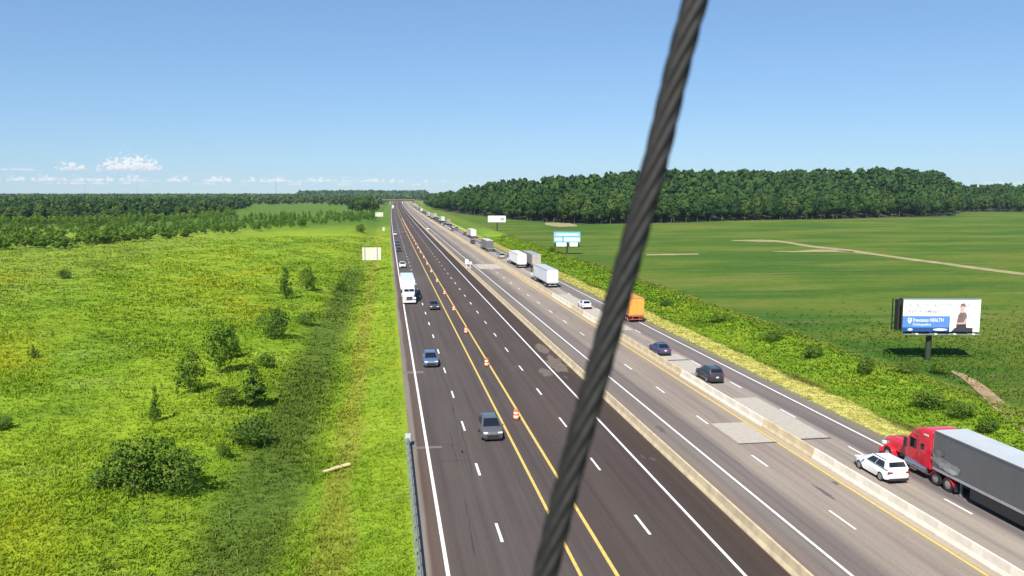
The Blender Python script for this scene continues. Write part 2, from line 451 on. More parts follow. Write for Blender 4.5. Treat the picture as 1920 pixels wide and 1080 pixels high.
def npmesh(name, V, Fq, mats, tint=None, parent=None, nrm=None):
    me = bpy.data.meshes.new(name)
    V = np.ascontiguousarray(V, np.float32); Fq = np.ascontiguousarray(Fq, np.int32)
    k = Fq.shape[1]
    me.vertices.add(len(V)); me.vertices.foreach_set("co", V.ravel())
    me.loops.add(Fq.size); me.loops.foreach_set("vertex_index", Fq.ravel())
    me.polygons.add(len(Fq)); me.polygons.foreach_set("loop_start", np.arange(0, Fq.size, k, dtype=np.int32))
    if tint is not None:
        at = me.attributes.new("tint", 'FLOAT', 'FACE'); at.data.foreach_set("value", np.ascontiguousarray(tint, np.float32))
    me.update(calc_edges=True)
    me.validate()
    if nrm is not None:
        me.polygons.foreach_set("use_smooth", np.ones(len(Fq), bool))
        at = me.attributes.new("custom_normal", 'FLOAT_VECTOR', 'POINT'); at.data.foreach_set("vector", np.ascontiguousarray(nrm, np.float32).ravel())
    for q in (mats if isinstance(mats, (list, tuple)) else [mats]): me.materials.append(q)
    return link(name, me, parent)

# ---------------------------------------------------------------- the land
def grid(name, us, ys, mat, zf=terr, follow=True):
    U, Y = np.meshgrid(us, ys)
    X = U + (curve(Y) if follow else 0)
    V = np.stack([X, Y, zf(X, Y)], -1).reshape(-1, 3)
    n, m = len(us), len(ys)
    i = (np.arange(m - 1)[:, None] * n + np.arange(n - 1)[None]).ravel()
    o = npmesh(name, V, np.stack([i, i + 1, i + n + 1, i + n], 1), mat)
    o.data.polygons.foreach_set("use_smooth", [True] * len(o.data.polygons))
    return tag(o, kind="structure")
def steps(*segs):
    out = []
    for a, b, s in segs: out += list(np.arange(a, b, s))
    return np.array(out + [segs[-1][1]])
YS = steps((18, 120, .8), (120, 300, 2), (300, 800, 8), (800, 2600, 60))
grid("meadow", steps((-1600, -300, 50), (-300, -120, 6), (-120, -40, 1.6), (-40, 2.0, .7)), YS, M_meadow)
grid("roadside_bank", steps((42.8, 62.2, .75)), YS, M_bank)
grid("bean_field", steps((62.2, 200, 6), (200, 1600, 50)), steps((18, 300, 6), (300, 2600, 50)), M_bean)
gb = MB()
for x0, x1, y0, y1 in ((-1600, 1700, -1500, 18), (-40000, -1550, -1500, 60000), (1550, 40000, -1500, 60000), (-1550, 1550, 2560, 60000)):
    gb.add([(x0, y0, -.9), (x1, y0, -.9), (x1, y1, -.9), (x0, y1, -.9)], [(0, 1, 2, 3)])
M_far = paint("far_land", (.055, .10, .03), 1, 0, .35, .004)
tag(gb.build("ground", M_far), kind="structure")

# pavements (sheets that follow the bend)
RY = steps((8, 300, 6), (300, 1000, 20), (1000, 4200, 80))
def strip(mb, u0, u1, y0, y1, z, m=0, step=12):
    ys = np.linspace(y0, y1, max(2, int((y1 - y0) / step) + 1))
    c = curve(ys)
    p = [(u0 + k, y, z) for k, y in zip(c, ys)] + [(u1 + k, y, z) for k, y in zip(c, ys)]
    n = len(ys)
    mb.add(p, [(i, n + i, n + i + 1, i + 1) for i in range(n - 1)], m)
west = MB(); strip(west, 1.7, 22.15, 8, 2450, .0)
west = tag(west.build("westbound_road", M_west), kind="structure")
east = MB(); strip(east, 22.7, 43.2, 8, 2450, .0)
east = tag(east.build("eastbound_road", M_east), kind="structure")
for name, par, u, wd, mt, y1 in (("edge_line", west, 3.15, .23, M_white, 2440), ("edge_line", west, 19.6, .2, M_white, 2440),
        ("yellow_line", west, 10.49, .21, M_yellow, 2440), ("yellow_line", west, 12.52, .23, M_yellow, 2440),
        ("edge_line", east, 25.5, .2, M_white, 2440), ("yellow_line", east, 33.0, .2, M_yellow, 2440), ("edge_line", east, 41.4, .2, M_white, 2440)):
    b = MB(); strip(b, u - wd / 2, u + wd / 2, 10, y1, .005); b.build(name, mt, par)
Y0 = G(886, 881)[1]
for par, u in ((west, 6.77), (west, 16.1), (east, 29.3), (east, 38.4)):
    ph = {6.77: G(886, 881)[1], 16.1: G(1107, 871)[1], 29.3: G(1415, 865)[1], 38.4: G(1602, 848)[1]}[u]
    far = MB(); mesh = None
    k0 = int((ph - 12) // 12.19)
    for k in range(-k0, 120):
        yc = ph + 12.19 * k
        if yc < 280:
            b = MB(); hw = .085 + random.uniform(-.006, .012)
            a = 1.52 + random.uniform(-.12, .12)
            strip(b, u - hw, u + hw, yc - a, yc + a, .005); b.build("lane_dash", M_white, par)
        else: strip(far, u - .1, u + .1, yc - 1.5, yc + 1.5, .005)
    tag(far.build("far_lane_dashes", M_white, par), kind="stuff")
# concrete patches, tarred joints and shoulder drains
def patch(name, u0, u1, y0, y1, mat, par, z=.004, ragged=.0, n=1):
    b = MB()
    if ragged:
        pts = []
        for i in range(28):
            a = i / 28 * 6.283; q = 1 + random.uniform(-ragged, ragged)
            pts.append(((u0 + u1) / 2 + math.cos(a) * (u1 - u0) / 2 * q + float(curve((y0 + y1) / 2)), (y0 + y1) / 2 + math.sin(a) * (y1 - y0) / 2 * q, z))
        b.add(pts, [tuple(range(28))])
    else: strip(b, u0, u1, y0, y1, z)
    return b.build(name, mat, par)
def gy(px, py): return float(G(px, py, 0)[1])
patch("concrete_patch", 29.6, 32.8, gy(1400, 832), gy(1360, 793), M_patch, east)
patch("concrete_patch", 26.0, 32.8, gy(985, 503), gy(930, 495), M_patch, east)
patch("concrete_patch", 35.3, 38.2, gy(1500, 822), gy(1420, 745), M_patch, east)
patch("concrete_patch", 35.3, 38.2, gy(1290, 700), gy(1250, 664), M_patch, east)
patch("concrete_patch", 34.9, 38.2, gy(1130, 620), gy(1050, 552), M_patch, east)
patch("dark_joint", 35.2, 38.2, gy(1520, 824), gy(1520, 822.4), M_black, east, .008)
patch("dark_joint", 29.5, 33, gy(1380, 833.5), gy(1380, 832), M_black, east, .008)
patch("dark_joint", 35.2, 38.2, gy(1270, 676), gy(1270, 674.6), M_black, east, .008)
M_drain = paint("drain_patch", (.15, .122, .102), .9, 0, .15, 3)
patch("drain_patch", 1.7, 4.2, gy(780, 700), gy(780, 696), M_drain, west, .004)
patch("drain_patch", 1.7, 4.4, gy(780, 842), gy(780, 838), M_drain, west, .004)
M_smear = paint("mud_smear", (.128, .096, .074), .95, 0, .3, 1.5)
for a in ((19.9, 21.9, gy(1060, 700), gy(1020, 668)), (20.2, 21.8, gy(1010, 664), gy(985, 645)), (18.0, 19.2, gy(1060, 706), gy(1040, 690))):
    patch("mud_smear", *a, M_smear, west, .0035, .28)
for i in range(26):
    u = random.uniform(4, 21.5); y = random.uniform(48, 160)
    patch("tar_mark", u, u + random.uniform(.08, .5), y, y + random.uniform(.3, 3.5), paint("tar_mark", (.062, .054, .052), .8, 0, .2, 3), west, .0025, .35)
for i in range(16):
    u = random.uniform(24, 41); y = random.uniform(48, 160)
    patch("tar_mark", u, u + random.uniform(.1, .6), y, y + random.uniform(.3, 3.5), paint("tar_mark_east", (.10, .086, .08), .8, 0, .2, 3), east, .0025, .35)

def crack(par, u, y, du, dy, mat, wd=.05, n=9, z=.0022):
    b = MB(); p = []
    for i in range(n):
        t = i / (n - 1); a = u + du * t + random.uniform(-.12, .12) * (1 if abs(dy) > abs(du) else .15); c = y + dy * t + random.uniform(-.12, .12) * (1 if abs(du) > abs(dy) else .5)
        a += float(curve(c)); w2 = wd * random.uniform(.6, 1.3)
        if abs(dy) > abs(du): p += [(a - w2, c, z), (a + w2, c, z)]
        else: p += [(a, c - w2, z), (a, c + w2, z)]
    b.add(p, [(2 * i, 2 * i + 1, 2 * i + 3, 2 * i + 2) for i in range(n - 1)]); b.build("sealed_crack", mat, par)
M_ck = paint("crack_seal", (.040, .034, .032), .7, 0, .2, 3); M_ck2 = paint("crack_seal_east", (.11, .094, .085), .7, 0, .2, 3)
for i in range(20): crack(west, random.choice((6.4, 8.6, 5.0, 11.5, 14.3, 18.0)) + random.uniform(-.3, .3), random.uniform(46, 150), random.uniform(-.3, .3), random.uniform(4, 16), M_ck, .035)
for i in range(14): crack(west, random.choice((3.3, 6.9, 12.6, 16.2)), random.uniform(46, 170), random.uniform(2.4, 3.6), random.uniform(-.3, .3), M_ck, .05)
for i in range(7): crack(east, random.choice((25.7, 29.4, 35.2)), random.uniform(60, 190), 3.1, random.uniform(-.2, .2), M_ck2, .035)
for i in range(14): crack(east, random.choice((27.2, 29.0, 31.2, 36.8, 40)) + random.uniform(-.3, .3), random.uniform(46, 150), random.uniform(-.2, .2), random.uniform(5, 18), M_ck2, .04)

# worn tracks and bare patches in the bean field, and the dirt cut on the bank
def sheet(name, px, mat, lift=.06, label=None, sub=1):
    b = MB(); pts = []
    for p in px:
        q = G(*p); pts.append((q[0], q[1], float(terr(q[0], q[1])) + lift))
    b.add(pts, [tuple(range(len(pts)))])
    return tag(b.build(name, mat), kind="structure", label=label)
def band(name, top, bot, mat, lift=.06):
    b = MB(); p = []
    for (a, c), (d, e) in zip(top, bot):
        for q in (G(a, c), G(d, e)): p.append((q[0], q[1], float(terr(q[0], q[1])) + lift))
    b.add(p, [(2 * i, 2 * i + 1, 2 * i + 3, 2 * i + 2) for i in range(len(top) - 1)])
    return tag(b.build(name, mat), kind="structure")
tx = [1372, 1400, 1425, 1450, 1475, 1500, 1530, 1560, 1600, 1650, 1700, 1760, 1830, 1900, 1990]
ty = [450.5, 449.8, 449.6, 450.2, 453, 457, 461.5, 464.5, 469, 476.5, 483.5, 491, 500.5, 509.5, 521]
tb = [452.0, 452.6, 454.0, 454.6, 456.5, 461.5, 465.5, 469, 474.5, 480.5, 488, 496, 505.8, 515, 527]
band("dirt_track", list(zip(tx, ty)), [(a, b + (c - b) * .85 + random.uniform(-.3, .3)) for a, b, c in zip(tx, ty, tb)], M_dirt)
band("dirt_track", [(1450, 471), (1490, 471), (1530, 468), (1570, 469), (1600, 472)], [(1450, 472), (1490, 473.2), (1530, 472.6), (1570, 472.8), (1600, 474.2)], M_dirt)
band("dirt_track", [(1212, 477), (1260, 476), (1310, 475.5)], [(1212, 479), (1260, 478.6), (1310, 477.5)], M_dirt)
band("dirt_patch", [(1022, 418), (1035, 416.5), (1050, 416), (1065, 418), (1082, 422)], [(1022, 421), (1035, 424), (1050, 425.5), (1065, 425), (1082, 424.5)], M_dirt)
band("dirt_cut", [(1786, 696), (1806, 702), (1830, 714), (1852, 729), (1874, 748), (1898, 768), (1935, 792)], [(1782, 699), (1800, 708), (1818, 723), (1836, 740), (1858, 762), (1884, 786), (1918, 812)], M_dirtr, .10)

# ---------------------------------------------------------------- low plants
def blades(P, h, n, spread, width, rng, lean=1.0):
    """n bent blades per plant: one quad each, quite wide so that they read at this distance."""
    K = len(P)
    a = rng.uniform(0, 6.283, (K, n)); r = rng.uniform(0, 1, (K, n)) * spread[:, None]
    hh = h[:, None] * rng.uniform(.55, 1.1, (K, n)); ww = width[:, None] * rng.uniform(.6, 1.3, (K, n))
    bx = P[:, 0:1] + np.cos(a) * r; by = P[:, 1:2] + np.sin(a) * r; bz = np.repeat(P[:, 2:3], n, 1)
    la = a + rng.uniform(-.8, .8, (K, n)); lx = np.cos(la) * hh * lean; ly = np.sin(la) * hh * lean
    px, py = -np.sin(la) * ww / 2, np.cos(la) * ww / 2
    V = np.stack([np.stack([bx - px * .5, by - py * .5, bz - .05], -1), np.stack([bx + px * .5, by + py * .5, bz - .05], -1),
                  np.stack([bx + px + lx, by + py + ly, bz + hh], -1), np.stack([bx - px + lx, by - py + ly, bz + hh], -1)], 2)
    # soft plant mass: each blade is lit much as the sward it belongs to
    nv = np.stack([np.cos(la) * .35, np.sin(la) * .35, np.ones_like(la)], -1) + rng.normal(0, .28, (K, n, 3))
    nv /= np.linalg.norm(nv, axis=-1, keepdims=True)
    blades.nrm = np.repeat(nv.reshape(-1, 3), 4, 0)
    return V.reshape(-1, 3), np.arange(K * n * 4).reshape(-1, 4)
def sample(n, y0, y1, ufun, power=1.6, rng=RNG):
    t = rng.uniform(0, 1, n); k = 1 - power
    y = (y0 ** k + t * (y1 ** k - y0 ** k)) ** (1 / k)
    lo, hi = ufun(y)
    u = lo + rng.uniform(0, 1, n) * (hi - lo)
    x = u + curve(y)
    return np.stack([x, y, terr(x, y)], 1), u
P, u = sample(70000, 40, 430, lambda y: (np.maximum(-.42 * y - 14, -150) * 1.0, 0 * y + 1.15), 1.35)
near = np.clip(P[:, 1] / 90, .8, 2.6)
clump = .5 + .5 * np.tanh(2.2 * bumps(P[:, 0] * .35 + 3, P[:, 1] * .35))
keep = RNG.uniform(0, 1, len(P)) < .45 + .55 * clump
P, u, near, clump = P[keep], u[keep], near[keep], clump[keep]
hgt = (.13 + .27 * clump * smooth(-1, -6, u)) * RNG.uniform(.7, 1.4, len(P)) * np.sqrt(near)
hgt = np.where((u > -4), np.minimum(hgt, .26), hgt)
V, Fq = blades(P, hgt * .72, 5, .38 * near, .12 * near, RNG)
ti = np.repeat(np.clip(RNG.normal(.50, .11, len(P)) + .08 * (clump - .5), 0, .95), 5) + RNG.uniform(-.08, .08, len(P) * 5)
ti = np.where(np.repeat(RNG.uniform(0, 1, len(P)) < .012, 5), 1.0, np.clip(ti, 0, .95))
tag(npmesh("meadow_weeds", V, Fq, M_meadow_t, ti), kind="stuff")
P, u = sample(26000, 62, 420, lambda y: (0 * y + 42.9, 0 * y + 62), 1.3)
near = np.clip(P[:, 1] / 90, .8, 2.4)
clump = .5 + .5 * np.tanh(2.2 * bumps(P[:, 0] * .4 + 30, P[:, 1] * .4))
hgt = (.09 + .18 * smooth(46.5, 50, u) * (.35 + .7 * clump)) * RNG.uniform(.6, 1.4, len(P)) * np.sqrt(near)
V, Fq = blades(P, hgt, 5, .38 * near, .13 * near, RNG)
ti = np.clip(np.repeat(RNG.normal(.52, .09, len(P)), 5) + RNG.uniform(-.06, .06, len(P) * 5), 0, .95)
tag(npmesh("bank_weeds", V, Fq, M_bank_t, ti), kind="stuff")
# bean plants in rows that run across from the road
rows = []
y = 70.0
while y < 330:
    sp = .76 * (1 if y < 130 else 2 if y < 220 else 3)
    st = .55 * max(1, y / 100)
    xs = np.arange(63 + random.uniform(0, 1), min(260, .66 * y + 90), st)
    rows.append(np.stack([xs + RNG.uniform(-.15, .15, len(xs)), y + RNG.uniform(-.12, .12, len(xs)) - .10 * (xs - 60), 0 * xs], 1))
    y += sp
P = np.concatenate(rows); P = P[(P[:, 1] > 50)]
P[:, 0] += curve(P[:, 1]); P[:, 2] = terr(P[:, 0], P[:, 1])
P = P[(P[:, 0] - curve(P[:, 1])) > 62.5]
gap = bumps(P[:, 0] * .10 + 50, P[:, 1] * .28)
P = P[gap < .42 + RNG.normal(0, .1, len(P))]
P = P[RNG.uniform(0, 1, len(P)) < 1 - smooth(75, 150, P[:, 1])]
near = np.clip(P[:, 1] / 110, .8, 2.6)
V, Fq = blades(P, .24 * np.sqrt(near) * (1 - .55 * smooth(110, 250, P[:, 1])) * RNG.uniform(.7, 1.2, len(P)), 4, .22 * near, .17 * near, RNG, .8)
ti = np.clip(np.repeat(RNG.normal(.62, .12, len(P)), 4), 0, .9)
tag(npmesh("bean_plants", V, Fq, M_bean_t, ti), kind="stuff")

# ---------------------------------------------------------------- trees and shrubs
def crown(rng, hgt, wid, base, leaves, size, lobes=9, top=.75, cone=0.0):
    """Leaf clumps on uneven lobes: open outline, gaps, light and dark masses."""
    cz = []
    for k in range(lobes):
        t = (k + rng.uniform(.1, .9)) / lobes
        z = base + (hgt - base) * (.12 + .78 * t)
        prof_ = (1 - t) ** .8 * .9 + .12 if cone else math.sin(math.pi * (.18 + .74 * t) ** 1.0) ** .7
        a = rng.uniform(0, 6.283); rr = wid * .5 * prof_ * (rng.uniform(.15, .72) if lobes < 16 else rng.uniform(.25, .85))
        r = wid * .5 * prof_ * (rng.uniform(.42, .66) if lobes < 16 else rng.uniform(.22, .48))
        if cone: rr, r = wid * .5 * prof_ * rng.uniform(.1, .75), wid * .5 * prof_ * rng.uniform(.22, .45)
        cz.append((math.cos(a) * rr, math.sin(a) * rr, z, max(r, wid * .10), rng.uniform(.6, 1)))
    C = np.array(cz)
    li = rng.choice(lobes, leaves, p=C[:, 3] ** 2 / (C[:, 3] ** 2).sum())
    d = rng.normal(0, 1, (leaves, 3)); d[:, 2] = d[:, 2] + .25; d /= np.linalg.norm(d, axis=1)[:, None]
    rad = C[li, 3] * rng.uniform(.70, 1.10, leaves) ** 1.0
    pos_ = C[li, :3] + d * rad[:, None] * np.array([1, 1, .85])
    pos_[:, 2] = np.clip(pos_[:, 2], base * .5 + .02, hgt)
    nrm = d + rng.normal(0, .45, (leaves, 3)); nrm /= np.linalg.norm(nrm, axis=1)[:, None]
    t1 = np.cross(nrm, rng.normal(0, 1, (leaves, 3))); t1 /= np.linalg.norm(t1, axis=1)[:, None] + 1e-9
    t2 = np.cross(nrm, t1)
    s = size * rng.uniform(.55, 1.25, leaves)[:, None]
    V = np.stack([pos_ - t1 * s - t2 * s * .35, pos_ + t1 * s * .3 - t2 * s * .8, pos_ + t1 * s + t2 * s * .35, pos_ - t1 * s * .25 + t2 * s * .75], 1).reshape(-1, 3)
    lt = rng.uniform(.15, .80, lobes)
    tint = np.clip(lt[li] + rng.normal(0, .14, leaves), 0, 1)
    ax = np.stack([0 * pos_[:, 0], 0 * pos_[:, 0], np.full(leaves, base + (hgt - base) * .4)], 1)
    out = pos_ - ax; out /= np.linalg.norm(out, axis=1)[:, None] + 1e-9
    sn = d * .55 + out * .35 + nrm * .35; sn /= np.linalg.norm(sn, axis=1)[:, None]
    crown.nrm = np.repeat(sn, 4, 0)
    return V, np.arange(leaves * 4).reshape(-1, 4), tint, C
def trunk_mesh(C, r, base, top, rng):
    b = MB(); p0 = Vector((0, 0, -.3)); p1 = Vector((rng.uniform(-.02, .02) * top, rng.uniform(-.02, .02) * top, base + (top - base) * .45))
    mid_ = p0.lerp(p1, .5) + Vector((rng.uniform(-.03, .03) * base, 0, 0))
    b.tube(p0, mid_, r, 7, r * .78); b.tube(mid_, p1, r * .78, 7, r * .45)
    for k in range(0, len(C), 2):
        q = Vector(C[k, :3]); s_ = mid_.lerp(p1, min(1, .2 + .15 * k)); b.tube(s_, q, r * .3, 5, r * .1)
    return b
PROTO = {}
def proto(key, mat, hgt, wid, base, leaves, size, lobes=9, r=.25, cone=0, seed=1):
    rng = np.random.default_rng(seed)
    V, Fq, T, C = crown(rng, hgt, wid, base, leaves, size, lobes, cone=cone)
    tm = trunk_mesh(C, r, base, hgt, rng)
    PROTO[key] = dict(NR=crown.nrm, V=V, F=Fq, T=T, mat=mat, hgt=hgt, trunk=tm, crown=None)
    return PROTO[key]
def get_meshes(p):
    if p["crown"] is None:
        o = npmesh("crown", p["V"], p["F"], p["mat"], p["T"], nrm=p["NR"]); p["crown"] = o.data; bpy.data.objects.remove(o)
        t = p["trunk"].build("trunk", M_bark, None, smoothed=True); p["tmesh"] = t.data; bpy.data.objects.remove(t)
    return p["crown"], p["tmesh"]
def plant(name, key, x, y, scale, label, cat, group=None, z=None, sxy=1.0, parts=("trunk", "crown")):
    c, t = get_meshes(PROTO[key])
    o = thing(name, label, cat, (x, y, float(terr(x, y)) if z is None else z), random.uniform(0, 6.28), group)
    o.scale = (scale * sxy, scale * sxy, scale)
    link(parts[0], t, o); link(parts[1], c, o)
    return o
def merge(name, mat, keys, P, S, rng, sub=None, label=None, bright=0):
    Vs, Fs, Ts, Ns, off = [], [], [], [], 0
    which = rng.integers(0, len(keys), len(P))
    for ki, k in enumerate(keys):
        idx = np.where(which == ki)[0]
        if not len(idx): continue
        p = PROTO[k]; V, T, NR = p["V"].reshape(-1, 4, 3), p["T"], p["NR"]
        if sub and len(T) > sub:
            V, T, NR = V[:sub], T[:sub], NR[:sub * 4]
        a = rng.uniform(0, 6.283, len(idx)); s = S[idx]
        c, sn = np.cos(a)[:, None, None], np.sin(a)[:, None, None]
        q = V[None] * s[:, None, None, None]
        x = q[..., 0] * c - q[..., 1] * sn + P[idx, 0][:, None, None]
        y_ = q[..., 0] * sn + q[..., 1] * c + P[idx, 1][:, None, None]
        z_ = q[..., 2] + P[idx, 2][:, None, None]
        W = np.stack([x, y_, z_], -1).reshape(-1, 3)
        ca, sa = np.cos(a)[:, None], np.sin(a)[:, None]
        Ns.append(np.stack([NR[None, :, 0] * ca - NR[None, :, 1] * sa, NR[None, :, 0] * sa + NR[None, :, 1] * ca, np.repeat(NR[None, :, 2], len(idx), 0)], -1).reshape(-1, 3))
        Vs.append(W); Fs.append(np.arange(len(W)).reshape(-1, 4) + off); off += len(W)
        Ts.append(np.clip(np.repeat(rng.normal(bright, .13, len(idx)), len(T)) + np.tile(T, len(idx)), 0, 1))
    return tag(npmesh(name, np.concatenate(Vs), np.concatenate(Fs), mat, np.concatenate(Ts), nrm=np.concatenate(Ns)), kind="stuff", label=label)
for i in range(7):
    proto("oak%d" % i, M_oak, 20 + i % 3, 11 + (i * 5 % 4), 2.5 + (i % 3) * .8, 1000, .80, 12 + i % 4, .32, 0, 40 + i)
for i in range(4):
    proto("elm%d" % i, M_wood2, 19 + i, 13 + i, 1.2, 900, .95, 14, .3, 0, 140 + i)
for i in range(3):
    proto("lowtree%d" % i, M_oak, 20, 13, 1.0, 190, 2.0, 9, .3, 0, 60 + i)     # for woods seen as one mass
for i in range(2):
    proto("fartree%d" % i, M_oak, 18, 18, 1.0, 46, 4.2, 6, .3, 0, 70 + i)
for i in range(5):
    proto("bush%d" % i, M_bush, 4.0, 3.6 + .3 * i, .05, 1500, .125, 34 + i, .06, 0, 80 + i)
for i in range(3):
    proto("sapling%d" % i, M_sap, 5.0, 2.6 + .4 * i, .5, 420, .24, 10, .06, i % 2, 90 + i)
proto("pine0", M_bush, 5.0, 2.6, .15, 2000, .12, 34, .08, 1, 96)
proto("softtree0", M_sap, 4.4, 2.8, .1, 1300, .11, 34, .06, 1, 97)
proto("softtree1", M_sap, 4.4, 3.2, .1, 1400, .11, 26, .06, 0, 98)

# the wood on the right: its edge, and the hill it climbs
EDGE = [(740, 386), (790, 391), (870, 402), (960, 412), (1040, 418), (1110, 420), (1250, 418), (1400, 413), (1560, 411), (1700, 407), (1788, 405), (1800, 397.5), (1860, 397), (2050, 397), (2300, 396)]
TOPS = [(740, 358), (800, 352), (900, 345), (1000, 338), (1100, 333), (1200, 325), (1300, 322.5), (1450, 324.5), (1560, 320.5), (1650, 318), (1720, 321.5), (1765, 327), (1790, 343), (1806, 348), (1920, 348), (2300, 347)]
ex = np.array([e[0] for e in EDGE], float)
ed = np.array([np.dot(G(a, b, 0)[:2], (_sy, _cy)) for a, b in EDGE])       # depth along the view axis
def edge_depth(px): return np.interp(px, ex, ed)
def at_px(px, depth, z):
    lat = (px - CX) / F * (depth * _cp + (H - z) * _sp)
    return lat * _cy + depth * _sy, -lat * _sy + depth * _cy
def hill(px, back):
    """Ground height a given distance behind the wood's edge."""
    top = np.interp(px, [t[0] for t in TOPS], [t[1] for t in TOPS])
    D = edge_depth(px) + 260
    hz = np.maximum(H + (362.5 - top) / F * D - 19.0, 0)
    x, y = at_px(px, D - 260 + back, 0)
    return hz * smooth(10, 250, back) * smooth(66, 130, x - curve(y)) - .03
px_ = np.arange(740, 2301, 12.0); bk = steps((-2, 300, 15), (300, 1500, 120))
PX, BK = np.meshgrid(px_, bk); D_ = edge_depth(PX) + BK; Z_ = hill(PX, BK)
X_, Y_ = at_px(PX, D_, Z_)
n, m = len(px_), len(bk)
ii = (np.arange(m - 1)[:, None] * n + np.arange(n - 1)[None]).ravel()
M_floor = paint("wood_floor", (.035, .05, .018), 1, 0, .3, .05)
_off = ((X_ - curve(Y_)) > 64).ravel()
ii = ii[_off[ii] & _off[ii + 1] & _off[ii + n] & _off[ii + n + 1]]
tag(npmesh("wooded_hill", np.stack([X_, Y_, Z_ + .05], -1).reshape(-1, 3), np.stack([ii, ii + 1, ii + n + 1, ii + n], 1), M_floor), kind="structure")
def wood_label(px, row):
    where = ("beside the far end of the queue" if px < 860 else "behind the blank white billboard" if px < 985 else "above the bare dirt patch" if px < 1090 else "left of the steel cable" if px < 1190
             else "behind the steel cable" if px < 1250 else "just right of the steel cable" if px < 1400 else "beyond the dirt track" if px < 1600 else "above the near billboard" if px < 1790 else "in the lower stretch at the right end")
    return ("front row" if row == 0 else "second row" if row == 1 else "inner row") + " tree of the wood edge, " + where
cnt = 0
for row in range(4):
    px = 776 + row * 6.0
    while px < 1935:
        dd = float(edge_depth(px)) + row * 11 + random.uniform(-2, 3)
        z = float(hill(px, row * 11))
        x, y = at_px(px, dd, z)
        s = random.uniform(.82, 1.14) * (.85 if row == 0 else 1.0)
        if (px < 1010 and (x - float(curve(y))) < 56): px += 8; continue
        plant("forest_tree", "oak%d" % random.randrange(7), x, y, s,
              wood_label(px, row), "tree", "trees along the front edge of the wood", z=z)
        cnt += 1
        px += random.uniform(17, 27)
print("edge trees", cnt)
rng = np.random.default_rng(5)
k = 1700
px = rng.uniform(742, 2080, k); back = 45 + 270 * rng.uniform(0, 1, k) ** 1.15
zz = hill(px, back); dd = edge_depth(px) + back
x, y = at_px(px, dd, zz)
ok = (x - curve(y)) > 62
merge("hill_wood", M_oak, ["lowtree0", "lowtree1", "lowtree2"], np.stack([x, y, zz], 1)[ok], rng.uniform(.82, 1.15, k)[ok], rng, label="dense green wood covering the low hill on the right")

# forests to the left and towards the horizon
LE = [(-200, 418), (0, 417), (60, 419), (200, 417), (300, 413), (400, 404), (436, 397), (470, 391), (560, 388), (650, 393), (712, 389), (728, 380)]
lex = np.array([e[0] for e in LE], float); led = np.array([np.dot(G(a, b, 0)[:2], (_sy, _cy)) for a, b in LE])
def left_depth(px): return np.interp(px, lex, led)
for row in range(2):
    px = -30
    while px < 440:
        dd = float(left_depth(px)) + row * 16 + random.uniform(-3, 3)
        x, y = at_px(px, dd, 0)
        plant("forest_tree", "elm%d" % random.randrange(4), x, y, random.uniform(.38, .74),
              "dark tree in the far tree line " + ("at the left end" if px < 110 else "under the largest cloud" if px < 310 else "just left of the farm building") + (", front row" if row == 0 else ", back row"), "tree", "trees along the far edge of the left meadow", z=-.4, sxy=1.15)
        px += random.uniform(22, 34)
for px, by, s in ((660, 401, .8), (672, 402, .9), (686, 402, .95), (698, 401, .85), (708, 399, .75), (667, 398, .9), (692, 398, .95)):
    p = G(px, by, -.3)
    plant("forest_tree", "oak%d" % random.randrange(7), p[0], p[1], s * 1.0, "dark tall tree in the clump left of the far overpass", "tree", "clump of trees left of the overpass", z=-.3)
def band_wood(name, n, px0, px1, f0, f1, smin, smax, keys, seed, label, mat=None):
    rng = np.random.default_rng(seed)
    px = rng.uniform(px0, px1, n); t = rng.uniform(0, 1, n)
    dd = f0(px) + (f1(px) - f0(px)) * t
    x, y = at_px(px, dd, 0)
    ok = ((x - curve(y)) < -12) | ((x - curve(y)) > 70) | (y > 2500)
    merge(name, mat or M_wood2, keys, np.stack([x, y, 0 * x - .4], 1)[ok], rng.uniform(smin, smax, n)[ok], rng, label=label)
band_wood("left_wood", 1000, -180, 470, lambda p: left_depth(p) + 28, lambda p: left_depth(p) + 420, .40, .84, ["lowtree0", "lowtree1", "lowtree2"], 11, "dark green wood beyond the left meadow")
band_wood("middle_wood", 700, -180, 735, lambda p: np.maximum(left_depth(p) + 300, 1050), lambda p: 0 * p + 2300, .70, .95, ["lowtree0", "lowtree1"], 12, "far wood between the left meadow and the horizon")
band_wood("horizon_wood", 2600, -250, 1000, lambda p: 0 * p + 2100, lambda p: 0 * p + 5200, .80, 1.15, ["fartree0", "fartree1"], 13, "blue green forest along the horizon")
band_wood("horizon_wood", 700, 1700, 2250, lambda p: 0 * p + 1500, lambda p: 0 * p + 3800, 1.1, 1.9, ["fartree0", "fartree1"], 14, "blue green forest along the horizon at right")
band_wood("horizon_wood", 500, 560, 800, lambda p: 0 * p + 3600, lambda p: 0 * p + 5200, 1.5, 2.0, ["fartree0", "fartree1"], 15, "low blue green ridge of forest above the road's end")

# young growth on the far meadow
def sap_top(px): return np.interp(px, [-150, 0, 200, 400, 600, 700], [421, 421, 420, 409, 402, 400])
def sap_bot(px): return np.interp(px, [-150, 0, 110, 200, 400, 600, 700], [470, 470, 468, 459, 442, 424, 414])
rng = np.random.default_rng(21)
cand = []
for i in range(700):
    px = rng.uniform(-40, 705); t = rng.uniform(0, 1) ** .8
    py = sap_top(px) + (sap_bot(px) - sap_top(px)) * t
    cand.append((py, px))
cand.sort(reverse=True)
for py, px in cand[:170]:
    p = G(px, py)
    plant("sapling", "sapling%d" % random.randrange(3), p[0], p[1], random.uniform(.65, 1.15), "young bushy sapling in the thicket " + ("at the far left end of the meadow" if px < 150 else "below the largest cloud" if px < 330 else "below the farm building" if px < 480 else "below the tallest radio mast" if px < 600 else "near the clump of trees by the road"), "sapling", "saplings at the back of the left meadow", sxy=1.5, parts=("stem", "foliage"))
